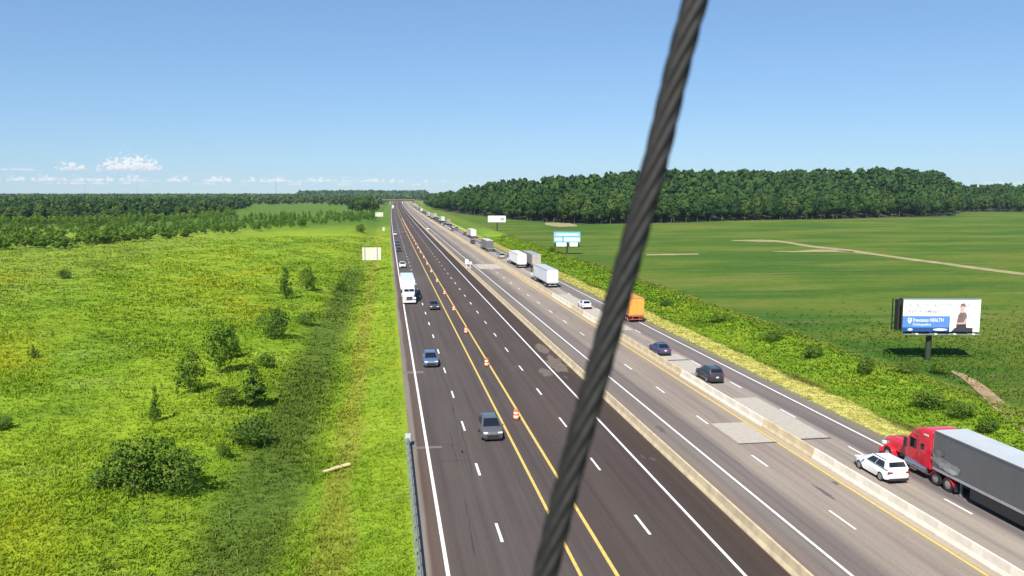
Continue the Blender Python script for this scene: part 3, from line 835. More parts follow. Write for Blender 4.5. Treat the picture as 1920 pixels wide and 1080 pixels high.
Q = np.array([G(px, py) for py, px in cand[170:]])
merge("young_thicket", M_sap, ["sapling0", "sapling1", "sapling2"], Q, rng.uniform(.8, 1.3, len(Q)), rng, sub=220, label="thicket of young green saplings behind the meadow")
px = rng.uniform(-60, 440, 420); t = rng.uniform(0, 1, 420)
Q = np.array([G(a, np.interp(a, lex, [q[1] for q in LE]) * (1 - b) + (sap_top(a) + 4) * b) for a, b in zip(px, t)])
merge("scrub_belt", M_sap, ["sapling0", "sapling2", "bush1"], Q, rng.uniform(.9, 1.6, len(Q)), rng, sub=220, label="belt of pale green scrub in front of the far left tree line", bright=-.05)
# bushes in the meadow: (px, py of the foot, height in px, kind, width factor, label)
BUSH = [
    (536, 560, 62, "softtree0", .72, "slim pale green sapling left of the dark round tree"),
    (577, 545, 44, "bush1", .62, "dark upright small tree nearest the white sign back"),
    (517, 634, 58, "bush3", .72, "dark dense bush leaning over the grass below the slim sapling"),
    (576, 610, 26, "bush2", 1.15, "low rounded dark bush beside the darker grass of the ditch"),
    (412, 700, 106, "softtree1", .62, "tall airy light green sapling, left one of a close pair"),
    (437, 672, 66, "softtree0", .8, "shorter light green sapling, right one of a close pair"),
    (358, 738, 82, "softtree1", .8, "leafy grey green young tree standing in yellow grass"),
    (478, 764, 86, "pine0", .95, "dark conical young evergreen at the meadow's middle"),
    (428, 760, 36, "bush0", 1.3, "spreading low green bush left of the dark evergreen"),
    (470, 836, 56, "bush2", 1.15, "dark low bush at the left edge of the ditch"),
    (292, 790, 70, "softtree0", .5, "thin faint sapling above the large bush"),
    (252, 928, 112, "bush4", .72, "largest dark green bush low in the left meadow"),
    (335, 924, 86, "bush3", .9, "dark brown green bush with gaps at the right of the largest bush"),
    (300, 918, 104, "softtree1", .9, "airy light green shrub in the middle of the large bush group"),
    (222, 912, 64, "softtree1", 1.2, "light green shrub on the left flank of the largest bush"),
    (195, 915, 40, "bush1", 1.4, "low green shrub left of the largest bush"),
    (63, 672, 28, "pine0", .8, "tiny dark evergreen alone in the far left grass"),
    (122, 522, 18, "bush0", 1.5, "small dark bush far out in the pale left grass"),
    (4, 806, 26, "bush1", 1.3, "small dark bush cut by the left edge of the view"),
    (640, 545, 20, "softtree1", 1.3, "pale green shrub at the far end of the ditch"),
    (420, 858, 30, "softtree1", 1.3, "light green low shrub between the big bush and the ditch"),
    (500, 690, 30, "softtree1", 1.2, "bright green shrub under the dark leaning bush"),
    (676, 436, 16, "bush2", 1.0, "small dark bush beside the road beyond the white sign"),
]
for px, py, hp, key, wf, lab in BUSH:
    p = G(px, py); d = p[0] * _sy + p[1] * _cy
    s = hp / F * d * 1.06 / PROTO[key]["hgt"]
    plant("shrub", key, p[0], p[1], s, lab, "bush" if key.startswith("bush") else "small tree", sxy=wf * 1.25, parts=("stem", "foliage"))
SKIRT = []
def skirt(p, r, n):
    for _ in range(n):
        a = random.uniform(0, 6.28); q = r * random.uniform(.45, 1.25)
        x, y = p[0] + math.cos(a) * q, p[1] + math.sin(a) * q
        SKIRT.append((x, y, float(terr(x, y)) - .03))
for px, py, hp, key, wf, lab in BUSH:
    p = G(px, py); d = p[0] * _sy + p[1] * _cy
    skirt(p, hp / F * d * .42 * wf, 9)
BUSHR = [(1622, 704, 36, "bush0", .9, "dark rounded bush on the bank left of the near billboard pole"),
         (1762, 702, 30, "bush3", 1.0, "dark bush right of the near billboard pole's foot"),
         (1524, 672, 26, "bush1", 1.3, "green bush on the bank above the dark SUV"),
         (1700, 700, 22, "bush2", 1.6, "low scrub along the field edge left of the billboard pole"),
         (1745, 768, 36, "bush4", 1.4, "dark weedy bush low on the bank above the red truck"),
         (1800, 784, 34, "bush2", 1.3, "dark green bush on the bank below the dirt cut"),
         (1850, 812, 30, "bush0", 1.3, "bush above the roof of the grey trailer"),
         (1035, 474, 13, "bush1", 1.0, "small dark bush left of the blue billboard's pole"),
         (1450, 640, 18, "bush3", 1.8, "low scrub at the top of the bank left of the green bush"),
         (1350, 604, 16, "bush2", 2.0, "small scrub at the top of the bank above the parked line of cars"),
         (1250, 575, 14, "bush0", 2.0, "small scrub right of the steel cable above the orange trailer")]
for px, py, hp, key, wf, lab in BUSHR:
    p = G(px, py); d = p[0] * _sy + p[1] * _cy
    plant("shrub", key, p[0], p[1], hp / F * d * 1.06 / PROTO[key]["hgt"], lab, "bush", sxy=wf * 1.25, parts=("stem", "foliage"))

rng = np.random.default_rng(76)
SK = np.array(SKIRT)
merge("bush_undergrowth", M_sap, ["bush0", "bush3", "sapling1"], SK, rng.uniform(.14, .34, len(SK)) * np.sqrt(np.clip(SK[:, 1] / 80, 1, 2.5)), rng, sub=80)
rng = np.random.default_rng(77)
P, u = sample(1500, 44, 330, lambda y: (np.maximum(-.42 * y - 14, -120), 0 * y - 3.5), 1.3, rng)
cl = bumps(P[:, 0] * .16 + 70, P[:, 1] * .16) + rng.normal(0, .35, len(P))
P = P[cl > .30]
merge("weed_clumps", M_sap, ["bush0", "bush2", "sapling1"], P, rng.uniform(.09, .24, len(P)) * np.sqrt(np.clip(P[:, 1] / 80, 1, 3)), rng, sub=70, bright=-.02)
P, u = sample(240, 64, 330, lambda y: (0 * y + 50.5, 0 * y + 61.5), 1.3, rng)
merge("bank_scrub", M_sap, ["bush1", "bush3", "sapling0"], P, rng.uniform(.10, .24, len(P)) * np.sqrt(np.clip(P[:, 1] / 90, 1, 2)), rng, sub=70)
P, u = sample(1300, 42, 260, lambda y: (np.maximum(-.42 * y - 14, -120), 0 * y - 2.5), 1.4, rng)
P = P[bumps(P[:, 0] * .3 + 20, P[:, 1] * .3) > .05]
V, Fq = blades(P, rng.uniform(.4, .75, len(P)), 3, np.full(len(P), .14), .035 * np.clip(P[:, 1] / 70, 1, 2.5), rng, .25)
tag(npmesh("seed_heads", V, Fq, leafmat("dry_stalks", (.13, .125, .03), (.22, .21, .05), (.34, .32, .10)), np.clip(np.repeat(rng.normal(.5, .2, len(P)), 3), 0, 1), nrm=blades.nrm), kind="stuff")
# ---------------------------------------------------------------- barriers, rail, drums
def barrier_ring(u, y, s=1.0):
    c = float(curve(y))
    prof_ = [(-.30, 0), (-.30, .08), (-.17, .33), (-.085, .81), (.085, .81), (.17, .33), (.30, .08), (.30, 0)]
    return [(u + c + a * s, y, z * s) for a, z in prof_]
mo = thing("median_barrier", "continuous tan concrete median wall between the two roadways", "barrier", (22.42, 10, 0))
for k in range(48):
    mb = MB(); y = k * 6.1
    mb.loft([[(a - 22.42, c - 10, z) for a, c, z in barrier_ring(22.42, 10 + yy)] for yy in (y, y + 6.06)]); mb.build("wall_section", M_conc, mo)
mb = MB()
mb.loft([[(a - 22.42, c - 10, z) for a, c, z in barrier_ring(22.42, y)] for y in steps((303, 603, 20), (603, 2440, 60))]); mb.build("far_wall", M_conc, mo)
gut = MB(); strip(gut, 22.7, 23.25, 10, 2440, .004); gut.build("concrete_gutter", paint("gutter_concrete", (.34, .275, .20), .9, 0, .15, 1), east)
ub = 34.0
white = [(gy(1424, 800), gy(1292, 712)), (0, gy(1517, 858)), (gy(1120, 606), gy(1104, 592)), (gy(1068, 577), gy(1038, 556))]
b0 = MB(); L = 3.02
b0.loft([[(a, y, z) for a, _, z in barrier_ring(0, 0)] for y in (-L / 2, L / 2)])
sec = b0.build("barrier_section", M_conc); meshes = {False: sec.data}
mw = sec.data.copy(); mw.materials[0] = M_concw; meshes[True] = mw
bpy.data.objects.remove(sec)
y = 30.0
while y < 170:
    yc = y + 1.525
    isw = any(a - 1 < yc < b + 1 for a, b in white)
    o = link("barrier_section", meshes[isw]); o.location = (ub + float(curve(yc)) + random.uniform(-.025, .025), yc, 0.002); o.rotation_euler.z = random.uniform(-.006, .006)
    tag(o, "pale new looking concrete barrier section in the stretch " + ("below the white SUV" if yc < white[1][1] + 1 else "left of the black SUV" if yc < white[0][1] + 2 else "behind the steel cable" if yc < white[2][1] + 2 else "left of the white sedan") if isw else "tan weathered concrete barrier section " + ("between the two pale stretches" if yc < white[0][0] + 1 else "between the black SUV and the steel cable" if yc < white[2][0] + 1 else "between the cable and the white trailers"), "barrier",
        "pale sections of the work zone barrier" if isw else "tan sections of the work zone barrier")
    y += 3.05
fb = MB()
while y < 1500:
    L2 = 3.02
    fb.loft([barrier_ring(ub, yy) for yy in (y, y + 3.0)]) if y < 400 else fb.loft([barrier_ring(ub, yy) for yy in (y, y + 24.3)])
    y += 3.05 if y < 400 else 24.4
tag(fb.build("work_zone_barrier", M_conc), "far run of tan concrete barrier down the middle of the eastbound lanes", "barrier", kind="stuff")
# guardrail at lower left
gr = thing("guardrail", "galvanised guardrail with a boxy end terminal on the left road shoulder", "guardrail", (1.45, 0, 0))
yend = gy(762, 838)
wprof = [(.03, .0), (.0, .03), (.0, .07), (.075, .115), (.075, .145), (.0, .19), (.0, .235), (.03, .265), (.04, .24), (.02, .20), (.095, .155), (.095, .105), (.02, .06), (.04, .02)]
y = yend
while y > 22:
    b = MB(); b.loft([[(x_ * 1.2 + .12, yy, z_ * 1.25 + .50) for x_, z_ in wprof] for yy in (y, y - 3.85)]); b.build("rail", M_steel, gr)
    y -= 3.81
y = yend - .3
while y > 22:
    b = MB(); b.box((0, y, .38), (.15, .11, .82)); b.build("post", M_steel, gr)
    b = MB(); b.box((.10, y, .66), (.10, .14, .34)); b.build("blockout", paint("blockout_wood", (.20, .17, .12), .9, 0, .2, 5), gr)
    y -= 1.905
b = MB(); b.box((.17, yend + .35, .62), (.42, .7, .55)); b.box((.17, yend + .75, .62), (.52, .1, .62)); b.build("end_terminal", paint("terminal_plate", (.48, .52, .52), .5, .2, .15, 3), gr, bevel=.03)
b = MB(); b.tube((.17, yend + .5, .5), (-.1, yend + 2.2, .02), .035, 6); b.build("anchor_cable", M_steel, gr)

def make_drum(label, group):
    t = thing("construction_drum", label, "traffic drum", group=group)
    b = MB(); n = 16
    def ring(r, z): return [(math.cos(i * 6.2832 / n) * r, math.sin(i * 6.2832 / n) * r, z) for i in range(n)]
    b.loft([ring(.36, 0), ring(.36, .07), ring(.30, .10)]); b.build("rubber_base", M_tyre, t, smoothed=True)
    zs = [(.292, .10), (.288, .26), (.282, .44), (.272, .62), (.262, .80), (.25, .96)]
    for i in range(5):
        b = MB(); b.loft([ring(zs[i][0], zs[i][1]), ring(zs[i + 1][0] + .006, zs[i + 1][1])]); b.build("orange_band" if i % 2 == 0 else "white_band", M_orange if i % 2 == 0 else M_sheet, t, smoothed=True)
    b = MB(); b.loft([ring(.25, .96), ring(.22, 1.0), ring(.08, 1.01)]); b.box((0, 0, 1.05), (.18, .04, .09)); b.build("lid", M_orange, t)
    return t
dr = make_drum("orange and white work zone drum beside the dark grey SUV", "drums along the right yellow line")
yb = gy(960, 787)
DL = {-1: "orange and white work zone drum half behind the steel cable", 0: "orange and white work zone drum beside the dark grey SUV",
      1: "orange and white work zone drum between the dark grey SUV and the blue car", 2: "small orange drum just ahead of the blue car", 3: "small orange drum level with the dark sedan"}
for k in range(0, 26):
    o = dr if k == 0 else copy_tree(dr)
    yy = yb + 24.6 * k
    o.scale = (.92, .92, .96); o.location = (12.0 + random.uniform(-.12, .12) + float(curve(yy)), yy, .005); o.rotation_euler.z = random.uniform(0, 6)
    o["label"] = DL.get(k, "tiny orange drum in the far line between the yellow lines")

# ---------------------------------------------------------------- road vehicles
def arch(cy, r, z0, n=7):
    return [(cy + r * math.cos(a), max(z0, .33 + r * math.sin(a))) for a in np.linspace(0, math.pi, n)]
CARS = {
 "suv": dict(L=2.38, W=.93, body=[(2.30, .34)] + [(2.0, .27)] + arch(1.47, .40, .27) + [(.9, .25), (-.85, .25)] + arch(-1.43, .40, .27) + [(-2.0, .28), (-2.30, .36), (-2.38, .62), (-2.36, .98), (-2.25, 1.08), (.98, 1.07), (1.2, 1.06), (1.95, .97), (2.25, .86), (2.36, .68)],
             cab=((-2.27, 1.16, .88, 1.07), (-1.88, .12, .69, 1.66)), wr=.36, belt=1.06, tail=(-2.36, .90), head=(2.22, .80)),
 "sedan": dict(L=2.40, W=.91, body=[(2.32, .30)] + [(2.05, .22)] + arch(1.45, .37, .22) + [(.9, .20), (-.85, .20)] + arch(-1.40, .37, .22) + [(-2.05, .24), (-2.33, .36), (-2.40, .62), (-2.36, .92), (-2.25, .97), (-1.6, .98), (1.0, .94), (1.9, .84), (2.25, .74), (2.38, .56)],
             cab=((-1.92, 1.02, .84, .95), (-1.05, .10, .62, 1.44)), wr=.33, belt=.94, tail=(-2.38, .80), head=(2.24, .68)),
}
PAINTS = {}
def make_car(kind, col, label, x, y, heading=1, group=None, cat=None, rough=.35):
    """heading 1 drives away (+Y), -1 comes towards the camera."""
    d = CARS[kind]
    t = thing("parked_car" if False else ("suv" if kind == "suv" else "car"), label, cat or ("SUV" if kind == "suv" else "car"), (x + float(curve(y)) * 0, y, .004), 0 if heading > 0 else math.pi, group)
    key = "paint_%s" % "_".join("%02d" % int(c * 99) for c in col)
    bm_ = carpaint(key, col, rough)
    W = d["W"]
    def hw(yy, z):
        e = smooth(1.7, 2.4, abs(yy)) * .14
        return W * (1 - e) - .05 * smooth(.8, 1.1, z) - .04 * (1 - smooth(.25, .5, z))
    b = MB(); b.prof(d["body"], hw); b.build("body", bm_, t, smoothed=True)
    (y0, y1, wb, z0), (Y0_, Y1_, wt, z1) = d["cab"]
    B = [(-wb, y0, z0), (wb, y0, z0), (wb, y1, z0), (-wb, y1, z0)]; T_ = [(-wt, Y0_, z1), (wt, Y0_, z1), (wt, Y1_, z1), (-wt, Y1_, z1)]
    b = MB(); b.loft([B, T_]); b.build("cabin", bm_, t, bevel=.09)
    def nrm(q): return (Vector(q[1]) - Vector(q[0])).cross(Vector(q[3]) - Vector(q[0]))
    q = [B[2], B[3], T_[3], T_[2]]; b = MB(); b.panel(q, nrm(q), inset=(.07, .07, .06, .07)); b.build("windshield", M_glass, t)
    q = [B[0], B[1], T_[1], T_[0]]; b = MB(); b.panel(q, nrm(q), inset=(.09, .09, .30 if kind == "suv" else .1, .14)); b.build("rear_window", M_glass, t)
    for sx in (-1, 1):
        q = [B[1], B[2], T_[2], T_[1]] if sx > 0 else [B[3], B[0], T_[0], T_[3]]
        n_ = nrm(q)
        ins = ((.13, .52), (.50, .17)) if sx > 0 else ((.17, .50), (.52, .13))
        for l_, r_ in ins:
            b = MB(); b.panel(q, n_, inset=(l_, r_, .10, .14)); b.build("side_window", M_glass, t)
        for cy in (1.46, -1.42):
            b = MB(); b.tube((sx * (W - .22), cy, d["wr"]), (sx * (W - .0), cy, d["wr"]), d["wr"], 18); wo = b.build("wheel", M_tyre, t, smoothed=True)
            b = MB(); b.tube((sx * (W - .02), cy, d["wr"]), (sx * (W + .008), cy, d["wr"]), d["wr"] * .64, 14); b.build("rim", M_rim, wo)
        hy, hz = d["head"]
        b = MB(); b.box((sx * (W - .30), hy, hz), (.40, .22, .13)); b.build("headlight", M_lamp, t, bevel=.03)
        ty_, tz = d["tail"]
        b = MB(); b.box((sx * (W - .24), ty_ + .02, tz), (.36, .10, .15)); b.build("taillight", M_red, t, bevel=.02)
        b = MB(); b.box((sx * (W + .06), y1 - .42, z0 + .06), (.20, .11, .14)); b.build("mirror", bm_, t, bevel=.03)
    b = MB(); b.box((0, d["L"] - .03, .50), (1.05, .08, .24)); b.build("grille", M_black, t)
    b = MB(); b.box((0, -d["L"] + .02, .36), (1.5, .12, .16)); b.build("rear_bumper", M_black, t)
    b = MB(); b.box((0, d["L"] - .06, .30), (1.5, .12, .12)); b.build("front_bumper", M_black, t)
    b = MB(); b.box((0, -d["L"] + .0, .74), (.32, .03, .16)); b.build("license_plate", M_plate, t)
    for sx in (-1, 1):
        if kind == "suv":
            b = MB(); b.box((sx * (wt - .06), (Y0_ + Y1_) / 2, z1 + .035), (.04, (Y1_ - Y0_) * .8, .035)); b.build("roof_rail", M_black, t)
    b = MB(); b.box((0, 0, .20), (W * 1.6, 4.1, .12)); b.build("underbody", M_black, t)
    return t
def tiny_car(kind, col, label, x, y, heading, group=None):
    """Far vehicle: one mesh, its parts only materials."""
    d = CARS[kind]; b = MB(); W = d["W"]
    key = "paint_%s" % "_".join("%02d" % int(c * 99) for c in col)
    b.prof(d["body"], lambda yy, z: W * (1 - .14 * float(smooth(1.7, 2.4, abs(yy)))))
    (y0, y1, wb, z0), (Y0_, Y1_, wt, z1) = d["cab"]
    B = [(-wb, y0, z0), (wb, y0, z0), (wb, y1, z0), (-wb, y1, z0)]; T_ = [(-wt, Y0_, z1), (wt, Y0_, z1), (wt, Y1_, z1), (-wt, Y1_, z1)]
    b2 = MB(); b2.loft([B, T_])
    t = thing("car", label, "car", (x, y, .004), 0 if heading > 0 else math.pi, group)
    b.build("body", carpaint(key, col), t); b2.build("cabin", M_glass, t)
    b3 = MB(); b3.box((0, (Y0_ + Y1_) / 2, z1 + .02), (wt * 2.0, (Y1_ - Y0_), .05)); b3.build("roof", carpaint(key, col), t)
    for sx in (-1, 1):
        for cy in (1.46, -1.42):
            b4 = MB(); b4.tube((sx * (W - .2), cy, .34), (sx * W, cy, .34), .34, 10); b4.build("wheel", M_tyre, t)
    return t

def make_wheel(parent, x, cy, r, wdt, sx, dual=False):
    b = MB(); w_ = wdt * (2.15 if dual else 1)
    b.tube((x - sx * w_, cy, r), (x, cy, r), r, 20); wo = b.build("wheel", M_tyre, parent, smoothed=True)
    b = MB(); b.tube((x - sx * .02, cy, r), (x + sx * .012, cy, r), r * .58, 16)
    b.tube((x, cy, r), (x + sx * .06, cy, r), r * .2, 10); b.build("rim", M_chrome, wo)
def make_semi(label, x, y, heading, cabcol, boxcol, roofcol=None, doorcol=None, group=None, box_only=False, skirt=False, tall=True, framecol=None, cat="semi truck", length=16.1, plain=False, hx=0.0):
    """Tractor and trailer, coupled. Origin on the ground under the drive axles; front is +Y."""
    t = thing("semi_truck", label, cat, (x, y, .004), 0 if heading > 0 else math.pi, group)
    def key(c): return "truck_%s" % "_".join("%02d" % int(k * 99) for k in c)
    cp = carpaint(key(cabcol), cabcol, .4); bx = paint("box_" + key(boxcol), boxcol, .5, 0, .06, .8)
    rf = paint("roof_" + key(roofcol or boxcol), roofcol or boxcol, .5, 0, .06, .8)
    # --- tractor
    b = MB()
    def sq(wd, yy, z0, z1, ch=.12): return [(-wd, yy, z0), (wd, yy, z0), (wd, yy, z1 - ch), (wd - ch, yy, z1), (-wd + ch, yy, z1), (-wd, yy, z1 - ch)]
    b.loft([sq(.98, 4.65, .95, 2.02, .25), sq(.92, 5.6 + hx, .92, 1.90, .25), sq(.82, 6.45 + hx, .85, 1.72, .22), sq(.74, 6.68 + hx, .85, 1.58, .2)]); b.build("hood", cp, t, bevel=.04)
    b = MB(); b.loft([sq(1.12, 2.95, .75, 2.95, .1), sq(1.10, 4.1, .75, 2.95, .1), sq(1.04, 4.66, .75, 2.15, .1)]); cab = b.build("cab", cp, t, bevel=.03)
    for sx in (-1, 1):
        q = [(0, 4.66, 2.17), (sx * 1.0, 4.66, 2.17), (sx * 1.02, 4.14, 2.86), (0, 4.14, 2.86)]
        b = MB(); b.panel(q if sx < 0 else q, (0, .8, .62), inset=(.02, .04, .04, .06)); b.build("windshield", M_glass, cab)
        q = [(sx * 1.115, 3.2, 1.95), (sx * 1.10, 4.05, 1.95), (sx * 1.10, 4.0, 2.72), (sx * 1.115, 3.2, 2.72)]
        b = MB(); b.panel(q, (sx, 0, 0)); b.build("side_window", M_glass, cab)
        b = MB(); b.box((sx * 1.42, 4.15, 2.25), (.22, .12, .75)); b.tube((sx * 1.1, 4.2, 2.5), (sx * 1.42, 4.2, 2.5), .03, 6); b.build("mirror", M_black, cab)
        b = MB(); b.box((sx * .93, 6.52 + hx, 1.18), (.32, .30, .26)); b.build("headlight", M_lamp, t, bevel=.05)
        # front fender
        ring = lambda xx: [(xx, 5.6 + hx + math.cos(a) * .72, .55 + math.sin(a) * .72) for a in np.linspace(-.1, math.pi + .1, 12)] + [(xx, 5.6 + hx + math.cos(a) * .56, .55 + math.sin(a) * .56) for a in np.linspace(math.pi + .1, -.1, 12)]
        b = MB(); b.loft([ring(sx * .80), ring(sx * 1.24)]); b.build("front_fender", cp, t, bevel=.02)
        make_wheel(t, sx * 1.22, 5.6 + hx, .52, .30, sx)
        for cy in (.67, -.67): make_wheel(t, sx * 1.24, cy, .52, .29, sx, True)
        # rear quarter fenders over the drive wheels
        ring = lambda xx: [(xx, math.cos(a) * 1.38, .42 + math.sin(a) * .74) for a in np.linspace(.18, math.pi - .18, 14)] + [(xx, math.cos(a) * 1.34, .42 + math.sin(a) * .69) for a in np.linspace(math.pi - .18, .18, 14)]
        b = MB(); b.loft([ring(sx * .62), ring(sx * 1.27)]); b.build("rear_fender", cp, t)
        b = MB(); b.box((sx * 1.0, -1.42, .55), (.55, .04, .62)); b.build("mud_flap", paint("flap_" + key(framecol), framecol, .7) if framecol else M_black, t)
        b = MB(); b.tube((sx * 1.0, 1.75, .72), (sx * 1.0, 4.3, .72), .33, 16); b.build("fuel_tank", M_chrome, t, smoothed=True)
        b = MB(); b.box((sx * 1.18, 4.15, .62), (.22, .8, .16)); b.box((sx * 1.18, 3.3, .40), (.2, .7, .06)); b.build("step", M_steel, t)
        b = MB(); b.tube((sx * 1.05, 1.28, 1.0), (sx * 1.05, 1.28, 3.75), .075, 10); b.build("exhaust_stack", M_chrome, t)
    top = 3.85 if tall else 3.3
    b = MB(); b.loft([sq(1.22, 1.35, .95, top, .12), sq(1.22, 2.4, .95, top, .14), sq(1.19, 2.93, .95, top - .12, .16)]); sl = b.build("sleeper", cp, t, bevel=.03)
    b = MB(); b.loft([sq(1.16, 2.95, 2.97, top - .14, .16), sq(1.10, 3.5, 2.97, top - .32, .16), sq(1.00, 4.05, 2.97, 3.06, .03)]); b.build("roof_fairing", cp, t, bevel=.02)
    for sx in (-1, 1):
        b = MB(); b.panel([(sx * 1.22, 2.15, 2.2), (sx * 1.22, 2.55, 2.2), (sx * 1.22, 2.55, 2.62), (sx * 1.22, 2.15, 2.62)], (sx, 0, 0), .016); b.build("sleeper_window", M_glass, sl)
        b = MB(); b.panel([(sx * 1.22, 1.7, 3.35), (sx * 1.22, 2.2, 3.35), (sx * 1.22, 2.2, 3.45), (sx * 1.22, 1.7, 3.45)], (sx, 0, 0), .03); b.build("marker_light", M_lamp, sl)
        b = MB(); b.panel([(sx * 1.22, 1.45, 1.0), (sx * 1.22, 2.1, 1.0), (sx * 1.22, 2.1, 1.7), (sx * 1.22, 1.45, 1.7)], (sx, 0, 0), .012); b.build("luggage_door", cp, sl)
    b = MB(); b.box((0, 6.70 + hx, 1.15), (1.18, .1, .78)); g_ = b.build("grille", M_black, t, bevel=.02)
    for kx in range(7):
        b = MB(); b.box((-.5 + kx / 6, 6.765 + hx, 1.15), (.05, .04, .70)); b.build("grille_bar", M_chrome, g_)
    b = MB(); b.box((0, 6.72 + hx, .55), (2.38, .24, .38)); b.build("bumper", M_chrome if cabcol[0] < .6 else cp, t, bevel=.05)
    b = MB(); b.box((-.42, 2.4 + hx / 2, .82), (.12, 8.0 + hx, .26)); b.box((.42, 2.4 + hx / 2, .82), (.12, 8.0 + hx, .26)); b.box((0, 0, .55), (2.0, .2, .2)); b.box((0, 5.6 + hx, .5), (2.0, .14, .14)); b.build("chassis", M_black, t)
    b = MB(); b.box((0, 0, 1.03), (.95, .9, .12)); b.build("fifth_wheel", M_black, t)
    # --- trailer
    yf, yr, hw_, zb, zt = .95, .95 - length, 1.295, 1.16, 4.05
    b = MB(); b.box((0, (yf + yr) / 2, (zb + zt) / 2), (2 * hw_, yf - yr, zt - zb)); tr = b.build("trailer_box", bx, t)
    b = MB(); b.box((0, (yf + yr) / 2, zt + .012), (2 * hw_ - .03, yf - yr - .03, .02)); b.build("roof_skin", rf, tr)
    rail = paint("trailer_rail", (.42, .42, .43), .45, .4, .1, 2)
    for sx in (-1, 1):
        b = MB(); b.box((sx * (hw_ + .012), (yf + yr) / 2, zt - .07), (.03, yf - yr, .14)); b.build("top_rail", rail if not plain else bx, tr)
        b = MB(); b.box((sx * (hw_ + .012), (yf + yr) / 2, zb + .08), (.03, yf - yr, .18)); b.build("bottom_rail", rail, tr)
        n_ = int(length / 1.22)
        for kk in range(n_):
            b = MB(); b.box((sx * (hw_ + .008), yf - (kk + .5) * length / n_, (zb + zt) / 2), (.02, .045, zt - zb - .32)); b.build("side_post", bx, tr)
        if skirt:
            b = MB(); b.box((sx * (hw_ - .03), (yf + yr) / 2 - .2, .76), (.04, 8.6, .78)); b.build("side_skirt", M_black, tr)
        for cy in (yr + 2.0, yr + 3.25): make_wheel(tr, sx * 1.27, cy, .51, .28, sx, True)
        b = MB(); b.box((sx * .9, yf - 2.6, .62), (.12, .12, 1.06)); b.box((sx * .9, yf - 2.6, .06), (.28, .28, .06)); b.build("landing_leg", M_steel, tr)
        dm = paint("door_" + key(doorcol or boxcol), doorcol or boxcol, .5, 0, .06, .8)
        b = MB(); b.box((sx * .625, yr - .02, (zb + zt) / 2 + .05), (1.20, .05, zt - zb - .26)); do = b.build("rear_door", dm, tr)
        for xx in (.28, .82):
            b = MB(); b.tube((sx * xx, yr - .07, zb + .1), (sx * xx, yr - .07, zt - .15), .022, 6); b.build("lock_rod", M_steel, do)
        for zz_ in (1.75, 2.45, 3.1, 3.7):
            b = MB(); b.box((sx * 1.18, yr - .055, zz_), (.16, .03, .07)); b.build("hinge", M_steel, do)
        b = MB(); b.box((sx * 1.05, yr - .03, zb - .09), (.30, .06, .13)); b.build("taillight", M_red, tr)
        b = MB(); b.box((sx * .98, yr + 1.25, .50), (.60, .03, .68)); b.build("mud_flap", paint("flap_" + key(framecol), framecol, .7) if framecol else M_black, tr)
    if skirt:
        for k_, (cy, cz, ry, rz_, cc) in enumerate(((-.9, 2.0, 1.3, .42, .30), (-1.7, 1.75, 1.2, .36, .42), (-2.3, 1.95, .7, .30, .34), (-.5, 2.55, .8, .30, .21), (-2.0, 1.62, .8, .20, .50))):
            rr = np.random.default_rng(k_); n_ = 18
            pts_ = [(cy + yf + ry * math.cos(i * 6.2832 / n_) * rr.uniform(.65, 1.1), cz + rz_ * math.sin(i * 6.2832 / n_) * rr.uniform(.65, 1.1)) for i in range(n_)]
            xs_ = -(hw_ + .030 + .006 * k_)
            b = MB(); b.add([(xs_, a_, c_) for a_, c_ in pts_], [tuple(range(n_))]); b.build("pale_print", paint("swirl_%d" % k_, (cc * .62, cc * .63, cc * .60), .6, 0, .3, 2), tr)
    fm = paint("frame_" + key(framecol), framecol, .6, 0, .1, 2) if framecol else rail
    b = MB(); b.box((0, yr - .012, zt - .06), (2 * hw_, .06, .16)); b.box((0, yr - .012, zb - .05), (2 * hw_ + .02, .05, .2)); b.build("rear_frame", fm, tr)
    b = MB(); b.box((0, yr + .05, .56), (2.2, .1, .12)); b.box((-.6, yr + .08, .85), (.1, .08, .5)); b.box((.6, yr + .08, .85), (.1, .08, .5)); b.build("underride_bar", fm, tr)
    b = MB(); b.box((-.5, (yf + yr) / 2, 1.05), (.12, yf - yr - .6, .2)); b.box((.5, (yf + yr) / 2, 1.05), (.12, yf - yr - .6, .2)); b.box((0, yr + 2.6, .8), (1.1, 2.8, .3)); b.build("underframe", M_black, tr)
    return t

def spot(px, py, u=None):
    p = G(px, py, 0)
    return ((p[0] if u is None else u + float(curve(p[1]))), float(p[1]))
# westbound: coming towards the camera
x, y = spot(925, 829); make_car("suv", (.085, .085, .092), "dark grey SUV with a dark windshield driving towards the camera on the yellow line", x, y + 2.1, -1).scale = (1.0, .87, .98)
x, y = spot(809, 690); make_car("suv", (.075, .120, .210), "steel blue crossover coming towards the camera in the left lanes", x, y + 2.15, -1).scale = (1.0, .90, .95)
x, y = spot(815, 582); make_car("sedan", (.05, .045, .045), "dark brown sedan beside the white semi truck", x, y + 2.4, -1)
x, y = spot(755, 503); make_car("suv", (.74, .74, .74), "white SUV just behind the white semi truck", x, y + 2.38, -1)
x, y = spot(768, 571); make_semi("white semi truck with a white trailer coming towards the camera by the left edge line", x, y + 6.9, -1, (.80, .80, .80), (.78, .79, .80), (.50, .55, .62))
for px, py, k, c, lab in ((748, 471, "sedan", (.03, .03, .035), "black car following at a distance in the left lane, nearest of three dark cars"), (744.5, 460, "suv", (.05, .07, .10), "dark blue SUV in the left lane behind the black car"),
        (741, 441, "suv", (.50, .52, .55), "silver van in the left lane far behind the dark blue SUV"), (756, 437, "sedan", (.35, .12, .10), "small dull red car in the second lane far down the road"),
        (739, 424, "sedan", (.12, .12, .13), "tiny dark car far down the left lane"), (802, 431, "sedan", (.80, .80, .80), "lone white car beside the median wall on the eastbound side")):
    x, y = spot(px, py); tiny_car(k, c, lab, x, y, 1 if px > 790 else -1)
